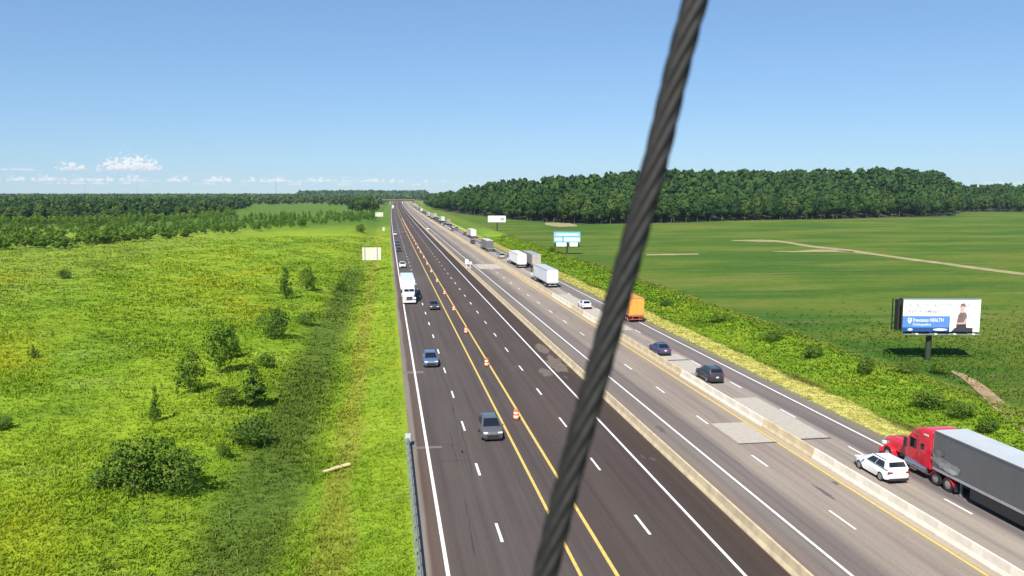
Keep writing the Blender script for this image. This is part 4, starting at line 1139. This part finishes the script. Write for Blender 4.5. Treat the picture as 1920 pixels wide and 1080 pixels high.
x, y = spot(737, 391); make_semi("tiny white truck far down the left lane near the overpass", x, y + 6.9, -1, (.8, .8, .8), (.8, .8, .8))
# eastbound: driving away
x, y = spot(1676, 909); make_car("suv", (.80, .79, .79), "white SUV beside the red semi truck at lower right", 37.0 + float(curve(y)), y + 2.3, 1).scale = (1.02, .96, .98)
x, y = spot(1345, 720); make_car("suv", (.035, .033, .045), "black SUV seen from behind right of the pale barrier", x, y + 2.38, 1)
x, y = spot(1248, 668); make_car("sedan", (.045, .055, .125), "dark blue sedan ahead of the black SUV", x, y + 2.4, 1)
x, y = spot(1102, 580); make_car("sedan", (.74, .74, .76), "white sedan left of the steel cable behind the white trailer", x, y + 2.4, 1)
x, y = spot(1757, 912)
make_semi("red semi truck with a tall sleeper pulling a grey trailer", 40.75 + float(curve(y)), y - .45, 1, (.62, .012, .028), (.105, .105, .110), (.42, .45, .46), skirt=True, plain=True, hx=1.0)
x, y = spot(1196, 605); make_semi("orange trailer seen from behind right of the steel cable", 40.75 + float(curve(y)), y + 9.45, 1, (.62, .20, .03), (.62, .22, .03), (.6, .25, .06), (.78, .33, .045), framecol=(.36, .10, .06), length=10.4)
x, y = spot(1036, 540); make_semi("white box trailer nearest of the white trailers in the queue", x, y + 15.15, 1, (.70, .70, .72), (.60, .62, .65), (.42, .45, .50), (.80, .80, .78))
x, y = spot(979, 503); make_semi("second white box trailer, in the left of the two queued lanes", x, y + 15.15, 1, (.72, .72, .72), (.72, .72, .72), (.6, .6, .6), (.80, .79, .76))
x, y = spot(1006, 504); make_semi("grey trailer with a pale door beside the second white trailer", x, y + 15.15, 1, (.25, .22, .22), (.24, .22, .22), (.3, .3, .3), (.42, .38, .32))
x, y = spot(919, 472); make_semi("dark grey trailer further up the queue beyond the white trailers", x, y + 15.15, 1, (.14, .13, .13), (.16, .15, .15), (.5, .5, .5), (.13, .12, .11))
x, y = spot(888, 447); make_semi("small cream trailer far up the queue", x, y + 15.15, 1, (.6, .55, .5), (.42, .36, .36), (.6, .6, .6), (.80, .77, .68))
far = [(940, 484, "suv", (.45, .38, .30), "tan SUV behind the dark grey trailer"), (886, 457, "suv", (.10, .06, .06), "dark maroon car below the small cream trailer"),
       (871, 441, "sedan", (.09, .11, .08), "dark green car left of the small cream trailer")]
for px, py, k, c, lab in far:
    p = G(px, py, 0)
    tiny_car(k, c, lab or "tiny car in the far end of the eastbound queue", p[0], float(p[1]), 1, None if lab else "cars in the far end of the eastbound queue")

def tiny_truck(col, box, label, x, y, group):
    t = thing("box_truck", label, "truck", (x, y, .004), 0, group)
    b = MB(); b.box((0, -5.2, 2.6), (2.55, 13.6, 2.9)); b.build("trailer_box", paint("far_box_%d" % int(sum(box) * 100), box, .6), t)
    b = MB(); b.box((0, 3.6, 2.0), (2.3, 2.6, 2.8)); b.box((0, 5.6, 1.4), (1.9, 1.8, 1.3)); b.build("cab", carpaint("far_cab_%d" % int(sum(col) * 100), col), t)
    b = MB(); b.box((0, -5, .85), (1.6, 12.8, .5)); b.build("underframe", M_black, t)
    for sx in (-1, 1):
        for cy in (5.4, 1.2, -9.6, -10.8):
            b = MB(); b.tube((sx * .8, cy, .5), (sx * 1.25, cy, .5), .5, 10); b.build("wheel", M_tyre, t)
qr = random.Random(9)
for u, y0 in ((36.9, 470), (40.6, 486)):
    y = y0
    while y < 1560:
        x = u + float(curve(y)); k = qr.random()
        if k < .09:
            tiny_truck((qr.uniform(.05, .7),) * 3, qr.choice([(.50, .48, .45), (.34, .33, .33), (.16, .15, .15), (.26, .22, .20)]), "small box trailer truck in the far end of the eastbound queue, " + ("left lane" if u < 38 else "right lane"), x, y + 12, "trucks in the far end of the eastbound queue")
            y += 30 + qr.uniform(0, 14)
        else:
            c = qr.choice([(.5, .48, .46), (.05, .05, .055), (.16, .16, .16), (.09, .05, .045), (.05, .06, .09), (.10, .10, .085), (.34, .30, .26)])
            tiny_car(qr.choice(("suv", "sedan")), c, "tiny car in the far end of the eastbound queue, " + ("left lane" if u < 38 else "right lane"), x, y + 4, 1, "cars in the far end of the eastbound queue")
            y += 13 + qr.uniform(0, 14)

# ---------------------------------------------------------------- billboards and signs
def text_mesh(body, size, mat, parent, loc, name="lettering", align='LEFT', stretch=1.0, bold=0.0):
    cu = bpy.data.curves.new(name, 'FONT'); cu.body = body; cu.size = size; cu.align_x = align; cu.offset = bold; cu.extrude = .004
    o = bpy.data.objects.new("tmp", cu); COL.objects.link(o)
    dg = bpy.context.evaluated_depsgraph_get()
    me = bpy.data.meshes.new_from_object(o.evaluated_get(dg)); bpy.data.objects.remove(o)
    me.materials.clear(); me.materials.append(mat)
    q = link(name, me, parent); q.location = loc; q.rotation_euler = (math.pi / 2, 0, 0); q.scale = (stretch, 1, 1)
    return q
def flat(pts, y, mat, parent, name, t=.006):
    """A printed shape on a face that looks towards -Y."""
    b = MB(); n = len(pts)
    b.add([(a, y, c) for a, c in pts] + [(a, y + t, c) for a, c in pts], [tuple(range(n)), tuple(range(2 * n - 1, n - 1, -1))] + [(i, n + i, n + (i + 1) % n, (i + 1) % n) for i in range(n)])
    return b.build(name, mat, parent)
def oval(cx, cz, rx, rz, n=14): return [(cx + rx * math.cos(i * 6.2832 / n), cz + rz * math.sin(i * 6.2832 / n)) for i in range(n)]
M_post = paint("billboard_post", (.030, .040, .022), .6, 0, .2, 2)
M_bbw = paint("billboard_white", (.80, .80, .78), .6, 0, .03, 1)
def billboard(label, px, foot, top, bot, left, right, ztop=None):
    p = G(px, foot); d = p[0] * _sy + p[1] * _cy
    dc = d * _cp
    W = (right - left) / F * dc * 1.0
    zt = H + float(ray(px, top)[2]) * d; zb_ = H + float(ray(px, bot)[2]) * d
    t = thing("billboard", label, "billboard", (p[0], p[1], float(terr(p[0], p[1]))), -YAW - .02)
    z0 = float(terr(p[0], p[1])); zt -= z0; zb_ -= z0
    xo = ((left + right) / 2 - px) / F * dc
    return t, W, zb_, zt, xo, d
t, W, zb_, zt, xo, d = billboard("white and blue billboard with a man in a vest beside the bean field", 1743, 676, 563, 625, 1688, 1832)
hgt_ = zt - zb_
b = MB(); b.tube((0, .55, -.5), (0, .55, zb_ + .35), .36, 18); b.build("pole", M_post, t, smoothed=True)
b = MB(); b.box((xo, .20, (zb_ + zt) / 2), (W, .24, hgt_)); fr = b.build("panel", M_bbw, t)
b = MB(); b.box((xo, 1.35, (zb_ + zt) / 2), (W, .22, hgt_)); b.build("rear_panel", M_black, t)
for sx in (-1, 1):
    b = MB(); b.box((xo + sx * (W / 2 + .06), .2, (zb_ + zt) / 2), (.11, .34, hgt_ + .1)); b.build("frame_edge", M_post if sx < 0 else M_bbw, t)
b = MB(); b.box((xo - W / 2 - .48, .80, (zb_ + zt) / 2), (.10, 1.0, hgt_ * .96)); b.box((xo - W / 2 - .85, 1.2, (zb_ + zt) / 2), (.05, .3, hgt_)); b.build("side_frame", M_black, t)
b = MB(); b.box((xo, .2, zt + .055), (W + .2, .36, .10)); b.build("top_cap", M_steel, t)
for kx in range(4):
    b = MB(); b.box((xo - W * .36 + kx * W * .24, .75, zb_ - .05), (.12, 1.3, .14)); b.build("outrigger", M_post, t)
b = MB(); b.box((xo, .75, zb_ - .22), (W * .9, .30, .34)); b.build("beam", M_post, t)
b = MB(); b.box((xo, -.35, zb_ - .30), (W, .62, .05)); b.build("catwalk", M_steel, t)
for kx in range(4):
    xx = xo - W * .37 + kx * W * .245
    b = MB(); b.tube((xx, 0, zb_ - .25), (xx, -1.2, zb_ - .12), .03, 6); b.box((xx, -1.25, zb_ - .10), (.34, .2, .18)); b.build("floodlight", M_alu, t)
Lx, Bz = xo - W / 2, zb_
def BB(a, c): return (Lx + a * W, Bz + c * hgt_)
def rect(a0, c0, a1, c1): return [BB(a0, c0), BB(a1, c0), BB(a1, c1), BB(a0, c1)]
fy = .072
M_b1 = paint("print_blue", (.085, .215, .52), .6, 0, .04, .5); M_b2 = paint("print_navy", (.012, .060, .21), .6, 0, .05, 1)
M_gr = paint("print_grey", (.30, .29, .33), .6, 0, .05, 2); M_skin = paint("print_skin", (.58, .36, .31), .6, 0, .08, 3)
M_vest = paint("print_mauve", (.17, .115, .115), .6, 0, .2, 2); M_hair = paint("print_hair", (.16, .12, .09), .6, 0, .2, 4)
M_cloth = paint("print_shirt", (.70, .70, .72), .6, 0, .06, 2); M_dk = paint("print_dark", (.035, .033, .045), .6, 0, .2, 3); M_cream = paint("print_cream", (.78, .77, .62), .6, 0, .04, 1)
flat(rect(.0, .12, .622, .48), fy, M_b1, fr, "blue_print"); flat(rect(.0, .0, .622, .125), fy - .002, M_b2, fr, "navy_print")
flat(rect(.885, .10, .995, .97), fy, M_cream, fr, "cream_print")
text_mesh("ROBOTIC ASSISTED JOINT", hgt_ * .155, M_gr, fr, (*BB(.075, .755)[:1], fy - .004, BB(0, .755)[1]), stretch=1.02, bold=.008)
text_mesh("REPLACEMENT", hgt_ * .155, M_gr, fr, (BB(.075, 0)[0], fy - .004, BB(0, .575)[1]), stretch=.92, bold=.008)
text_mesh("MICHIGAN CITY", hgt_ * .075, M_gr, fr, (BB(.395, 0)[0], fy - .004, BB(0, .575)[1]), stretch=1.1)
text_mesh("Franciscan HEALTH", hgt_ * .155, M_bbw, fr, (BB(.135, 0)[0], fy - .006, BB(0, .305)[1]), stretch=.74, bold=.006)
text_mesh("Orthopedics", hgt_ * .11, M_bbw, fr, (BB(.135, 0)[0], fy - .006, BB(0, .185)[1]), stretch=1.0)
sh = [BB(.070, .42), BB(.118, .42), BB(.118, .32), BB(.106, .27), BB(.094, .245), BB(.082, .27), BB(.070, .32)]
flat(sh, fy - .004, M_bbw, fr, "shield_emblem"); flat([BB(.080, .395), BB(.108, .395), BB(.094, .30)], fy - .008, M_b1, fr, "shield_mark")
flat(oval(*BB(.50, .062), W * .095, hgt_ * .035), fy - .006, M_bbw, fr, "white_pill"); flat(oval(*BB(.105, .062), W * .033, hgt_ * .035), fy - .006, M_bbw, fr, "white_spot")
flat([BB(.645, .0), BB(.925, .0), BB(.93, .10), BB(.85, .165), BB(.70, .14)], fy - .003, M_dk, fr, "dark_print")
flat([BB(.66, .12), BB(.70, .40), BB(.745, .47), BB(.86, .48), BB(.915, .30), BB(.905, .12)], fy - .004, M_cloth, fr, "shirt_print")
flat([BB(.705, .16), BB(.725, .50), BB(.75, .60), BB(.825, .60), BB(.845, .48), BB(.835, .17)], fy - .006, M_vest, fr, "vest_print")
flat([BB(.70, .0), BB(.715, .24), BB(.835, .24), BB(.85, .0)], fy - .008, M_dk, fr, "trousers_print")
flat([BB(.695, .28), BB(.80, .28), BB(.832, .44), BB(.85, .40), BB(.825, .235), BB(.70, .225)], fy - .010, M_skin, fr, "arm_print")
flat(oval(*BB(.775, .70), W * .030, hgt_ * .125), fy - .010, M_skin, fr, "face_print")
flat([BB(.742, .74), BB(.755, .85), BB(.79, .89), BB(.815, .84), BB(.812, .72), BB(.80, .79), BB(.765, .79)], fy - .013, M_hair, fr, "hair_print")
flat([BB(.855, .44), BB(.872, .72), BB(.880, .72), BB(.900, .40)], fy - .008, paint("print_pale_grey", (.50, .52, .55), .6, 0, .05, 2), fr, "racket_print")

t, W, zb_, zt, xo, d = billboard("light blue billboard with a white apron between the queue and the bean field", 1063, 477, 434, 454, 1038, 1088)
hgt_ = zt - zb_
b = MB(); b.tube((0, .5, -.5), (0, .5, zb_ + .2), .36, 14); b.build("pole", M_post, t, smoothed=True)
M_lb = paint("print_light_blue", (.22, .44, .54), .6, 0, .08, .6); M_lb2 = paint("print_mid_blue", (.10, .24, .32), .6, 0, .1, .6); M_lb3 = paint("print_pale_blue", (.52, .68, .72), .6, 0, .08, .8)
b = MB(); b.box((xo, .2, (zb_ + zt) / 2), (W, .3, hgt_)); fr = b.build("panel", M_lb, t)
Lx, Bz = xo - W / 2, zb_; fy = .04
flat(rect(0, .45, 1, .52), fy, M_lb2, fr, "blue_band"); flat(rect(.335, 0, .37, .55), fy - .003, M_lb2, fr, "divider_print"); flat(rect(.38, .08, .98, .44), fy - .006, M_lb3, fr, "pale_print"); flat(rect(.04, .16, .32, .42), fy - .006, M_lb3, fr, "pale_print")
flat(rect(.10, .62, .92, .80), fy - .006, M_lb3, fr, "pale_print"); flat(rect(0, .93, 1, 1), fy - .003, M_lb2, fr, "blue_band")
for a0, a1 in ((.10, .48), (.60, .90)):
    b = MB(); b.box((Lx + (a0 + a1) / 2 * W, .0, zb_ - hgt_ * .22), ((a1 - a0) * W, .08, hgt_ * .36)); b.build("apron", M_bbw, t)
b = MB(); b.box((xo, .55, zb_ - hgt_ * .30), (W * .96, .4, hgt_ * .22)); b.box((xo, .3, zb_ - hgt_ * .46), (W, .5, .12)); b.build("beam", M_black, t)

t, W, zb_, zt, xo, d = billboard("blank white billboard in front of the dark wood", 932, 433, 404.5, 416.5, 915, 948)
b = MB(); b.box((xo, .2, (zb_ + zt) / 2), (W, .3, zt - zb_)); fr = b.build("panel", M_bbw, t)
Lx, Bz, hgt_ = xo - W / 2, zb_, zt - zb_
flat(rect(.70, .25, .92, .75), .04, M_gr, fr, "grey_print")
b = MB(); b.tube((0, .5, -.5), (0, .5, zb_ + .2), .4, 12); b.build("pole", M_post, t, smoothed=True)
b = MB(); b.box((xo, .5, zb_ - .2), (W * .9, .4, .4)); b.build("beam", M_black, t)

def sign_back(label, px, foot, top, bot, left, right, planks):
    p = G(px, foot); d = p[0] * _sy + p[1] * _cy; dc = d * _cp
    z0 = float(terr(p[0], p[1])); W = (right - left) / F * dc
    zt = H + float(ray(px, top)[2]) * d - z0; zb = H + float(ray(px, bot)[2]) * d - z0
    t = thing("road_sign", label, "road sign", (p[0], p[1], z0), -YAW * .4)
    xo = ((left + right) / 2 - px) / F * dc
    n = planks; hh = (zt - zb) / n
    for k in range(n):
        b = MB(); b.box((xo, 0, zb + (k + .5) * hh), (W, .06, hh - .025)); b.box((xo, -.05, zb + (k + .5) * hh - hh * .36), (W, .05, .04)); b.build("plank", M_alu, t)
    for a in (-.36, .30):
        b = MB(); b.box((xo + a * W, -.16, (zt + zb) / 2 - .02), (.20, .03, zt - zb)); b.box((xo + a * W, -.10, zt / 2), (.05, .12, zt + .5)); b.build("post", paint("sign_post", (.30, .30, .25), .5, .3, .1, 2), t)
    return t
sign_back("large pale back of a road sign on two posts beside the ditch", 697, 510, 464, 488, 680, 715, 8)
sign_back("smaller far pale sign back left of the road near the overpass", 711, 414, 398, 406, 704, 718.5, 5)
sign_back("tiny yellowish sign back on the left shoulder", 719.5, 437, 426, 433, 717, 722, 2)
# small board on two posts standing on the median wall
p = G(874, 507, 0)
t = thing("median_sign", "small white board on two posts clamped to the median wall", "sign", (22.42 + float(curve(p[1])), p[1], .815), 0)
for sx in (-1, 1):
    b = MB(); b.box((sx * .55, 0, .45), (.14, .10, 1.1)); b.build("post", M_concw, t)
b = MB(); b.box((0, 0, -.02), (1.5, .5, .12)); b.build("saddle", M_concw, t)
b = MB(); b.box((-.45, -.08, 1.6), (.95, .06, 1.3)); b.build("board", M_bbw, t)
b = MB(); b.box((.6, -.08, 1.25), (.85, .06, .8)); b.build("board", paint("board_grey", (.55, .54, .60), .5, 0, .05, 2), t)
# plank lying in the grass
p = G(632, 884)
t = MB(); t.box((0, 0, .20), (2.3, .22, .10)); t.box((.35, .1, .26), (1.6, .12, .06)); pl = t.build("plank", M_timber)
tag(pl, "weathered pale timber plank lying in the grass by the guardrail", "plank"); pl.location = (p[0], p[1], float(terr(p[0], p[1])) + .12); pl.rotation_euler = (.05, R(-6), R(22))

# ---------------------------------------------------------------- overpass, farm, masts
pb = 1640.0
cb = float(curve(pb))
ov = thing("overpass", "brown girder bridge crossing over the far end of the highway", "bridge", (cb + 14, pb, 0))
b = MB(); b.box((0, 0, 8.9), (64, 10, .5)); b.build("deck", M_conc, ov)
M_gird = paint("brown_girder", (.10, .060, .052), .7, 0, .15, .3)
for k in range(5):
    b = MB(); b.box((0, -4 + 2 * k, 7.4), (64, .5, 2.5)); b.build("girder", M_gird, ov)
for yy in (-4.9, 4.9):
    b = MB(); b.box((0, yy, 9.7), (64, .3, 1.1)); b.build("parapet", M_gird, ov)
for xx in (-15.5, 8.5, 31):
    b = MB()
    for k in range(4): b.tube((xx, -3.6 + 2.4 * k, 0), (xx, -3.6 + 2.4 * k, 5.6), .5, 10)
    b.box((xx, 0, 5.85), (1.2, 9.6, .6)); b.build("pier", M_concw, ov)
for sx in (-1, 1):
    b = MB()
    pts = [(sx * 32, -7, -.4), (sx * 32, 7, -.4), (sx * 32, 7, 7.7), (sx * 32, -7, 7.7)]
    b.loft([[(sx * 25, -9, -.4), (sx * 25, 9, -.4), (sx * 27, 7, .2), (sx * 27, -7, .2)], [(sx * 32, -14, -.4), (sx * 32, 14, -.4), (sx * 32, 6, 7.7), (sx * 32, -6, 7.7)], [(sx * 110, -14, -.4), (sx * 110, 14, -.4), (sx * 110, 5, 5.0), (sx * 110, -5, 5.0)]])
    tag(b.build("embankment", paint("embankment_grass", (.11, .13, .045), 1, 0, .2, .1)), kind="structure")
b = MB(); b.loft([[(cb + 22 - 29 + a, pb - 8, z) for a, z in ((-1, .3), (1, .3), (1, .6), (-1, .6))], [(cb + 22 - 33 + a, pb - 15, z + 7) for a, z in ((-1, .3), (1, .3), (1, .6), (-1, .6))]])
for o in [o for o in COL.objects if o.name.startswith("embankment")]: o.location = (cb + 14, pb, 0)
p = G(436, 386, 0)
hs = thing("farm_building", "pale roofed farm building among the far left trees", "building", (p[0], p[1], -.4), -YAW)
b = MB(); b.box((0, 0, 2.0), (24, 10, 4.0)); b.build("wall", paint("barn_wall", (.40, .36, .30), .8, 0, .1, .2), hs)
b = MB(); b.loft([[(-12.6, -5.6, 4.02), (-12.6, 5.6, 4.02), (-12.6, 0, 7.4)], [(12.6, -5.6, 4.02), (12.6, 5.6, 4.02), (12.6, 0, 7.4)]]); b.build("roof", paint("barn_roof", (.50, .50, .46), .6, 0, .1, .2), hs)
b = MB(); b.box((3, -5.05, 1.6), (4, .12, 3.2)); b.build("door", M_black, hs)
for px, top, D, lab in ((518, 334, 3600, "tallest thin radio mast above the far left forest"), (160, 345, 4600, "thin radio mast below the white cloud bank"), (258, 347, 5200, "faint radio mast right of the white cloud bank")):
    x, y = at_px(px, D, 0)
    zt = H + float(ray(px, top)[2]) * D
    mt = thing("radio_mast", lab, "mast", (x, y, -.4))
    b = MB(); r = 1.1
    q = [(r * math.cos(a), r * math.sin(a)) for a in (0, 2.094, 4.189)]
    for a, c in q: b.tube((a, c, 0), (a, c, zt), .28, 5)
    for kz in range(int(zt / 6)):
        for i in range(3): b.tube((*q[i], kz * 6), (*q[(i + 1) % 3], kz * 6 + 6), .14, 4)
    b.build("lattice", paint("mast_grey", (.30, .31, .33), .6, .2, .1, .1), mt)
    b = MB(); b.tube((0, 0, zt - 1), (0, 0, zt + 4), .3, 6); b.build("antenna", M_steel, mt)

# ---------------------------------------------------------------- steel cable close to the camera
pts = [at_depth(*q) for q in ((1338, -120, .45), (1304, 0, .45), (1276, 100, .45), (1228, 310, .45), (1164, 540, .45), (1109, 740, .45), (1065, 900, .45), (1021, 1080, .45), (985, 1230, .45))]
pts = np.array(pts)[::-1]
seg = np.r_[0, np.cumsum(np.linalg.norm(np.diff(pts, axis=0), axis=1))]
ts = np.linspace(0, seg[-1], 240)
def cr(i): return np.interp(ts, seg, pts[:, i])
cen = np.stack([cr(0), cr(1), cr(2)], 1)
ker = np.ones(25) / 25
pad = np.pad(cen, ((12, 12), (0, 0)), mode='reflect', reflect_type='odd')
cen = np.stack([np.convolve(pad[:, i], ker, 'valid') for i in range(3)], 1)
tan_ = np.gradient(cen, axis=0); tan_ /= np.linalg.norm(tan_, axis=1)[:, None]
view = np.array([-_sy * _cp, -_cy * _cp, _sp])                # towards the camera
e2 = view - (tan_ @ view)[:, None] * tan_; e2 /= np.linalg.norm(e2, axis=1)[:, None]
e1 = np.cross(e2, tan_)                                        # to the right as seen
if e1[0] @ np.array([_cy, -_sy, 0]) < 0: e1 = -e1
m, nt, bsdf = newmat("cable_steel")
Pn = pos(nt)
nt.links.new(ramp(nt, noise(nt, Pn, 120, 4, .6), [(.3, (.008, .0078, .0068)), (.6, (.019, .018, .016)), (.75, (.030, .024, .018))]), bsdf.inputs["Base Color"])
bsdf.inputs["Roughness"].default_value = .7; bsdf.inputs["Metallic"].default_value = .2
cable = thing("steel_cable", "thick twisted steel cable crossing close in front of the view", "cable", tuple(cen[0]))
RO, rs, LAY = .0043, .0029, .110
lens = np.r_[0, np.cumsum(np.linalg.norm(np.diff(cen, axis=0), axis=1))]
for k in range(6):
    ph = -2 * math.pi * lens / LAY + k * math.pi / 3
    ctr = cen + (np.cos(ph)[:, None] * e1 + np.sin(ph)[:, None] * e2) * RO - cen[0]
    tg = np.gradient(ctr, axis=0); tg /= np.linalg.norm(tg, axis=1)[:, None]
    n1 = np.cross(tg, e1); n1 /= np.linalg.norm(n1, axis=1)[:, None]; n2 = np.cross(tg, n1)
    b = MB()
    b.loft([[tuple(ctr[i] + (n1[i] * math.cos(a) + n2[i] * math.sin(a)) * rs) for a in np.linspace(0, 2 * math.pi, 10, endpoint=False)] for i in range(len(ctr))])
    b.build("strand", m, cable, smoothed=True)
b = MB(); b.loft([[tuple(cen[i] - cen[0] + (e1[i] * math.cos(a) + e2[i] * math.sin(a)) * .0030) for a in np.linspace(0, 2 * math.pi, 8, endpoint=False)] for i in range(0, len(cen), 4)])
b.build("core", m, cable)

# ---------------------------------------------------------------- summer haze
HZ = True
if HZ:
    b = MB(); b.box((0, 2800, 83.5), (9000, 7200, 173))
    hz = b.build("haze", []) if False else None
    me = bpy.data.meshes.new("haze")
    me.from_pydata(b.v, [], b.f)
    hm = bpy.data.materials.new("haze"); hm.use_nodes = True
    nt = hm.node_tree; nt.nodes.clear()
    out = nt.nodes.new("ShaderNodeOutputMaterial"); vol = nt.nodes.new("ShaderNodeVolumePrincipled")
    vol.inputs["Color"].default_value = (.62, .80, 1.0, 1); vol.inputs["Density"].default_value = .00004; vol.inputs["Anisotropy"].default_value = 0.0
    nt.links.new(vol.outputs[0], out.inputs["Volume"])
    me.materials.append(hm)
    tag(link("haze", me), kind="stuff")
print("objects", len(bpy.data.objects), "tris", sum(sum(max(1, len(p.vertices) - 2) for p in []) for _ in [0]))
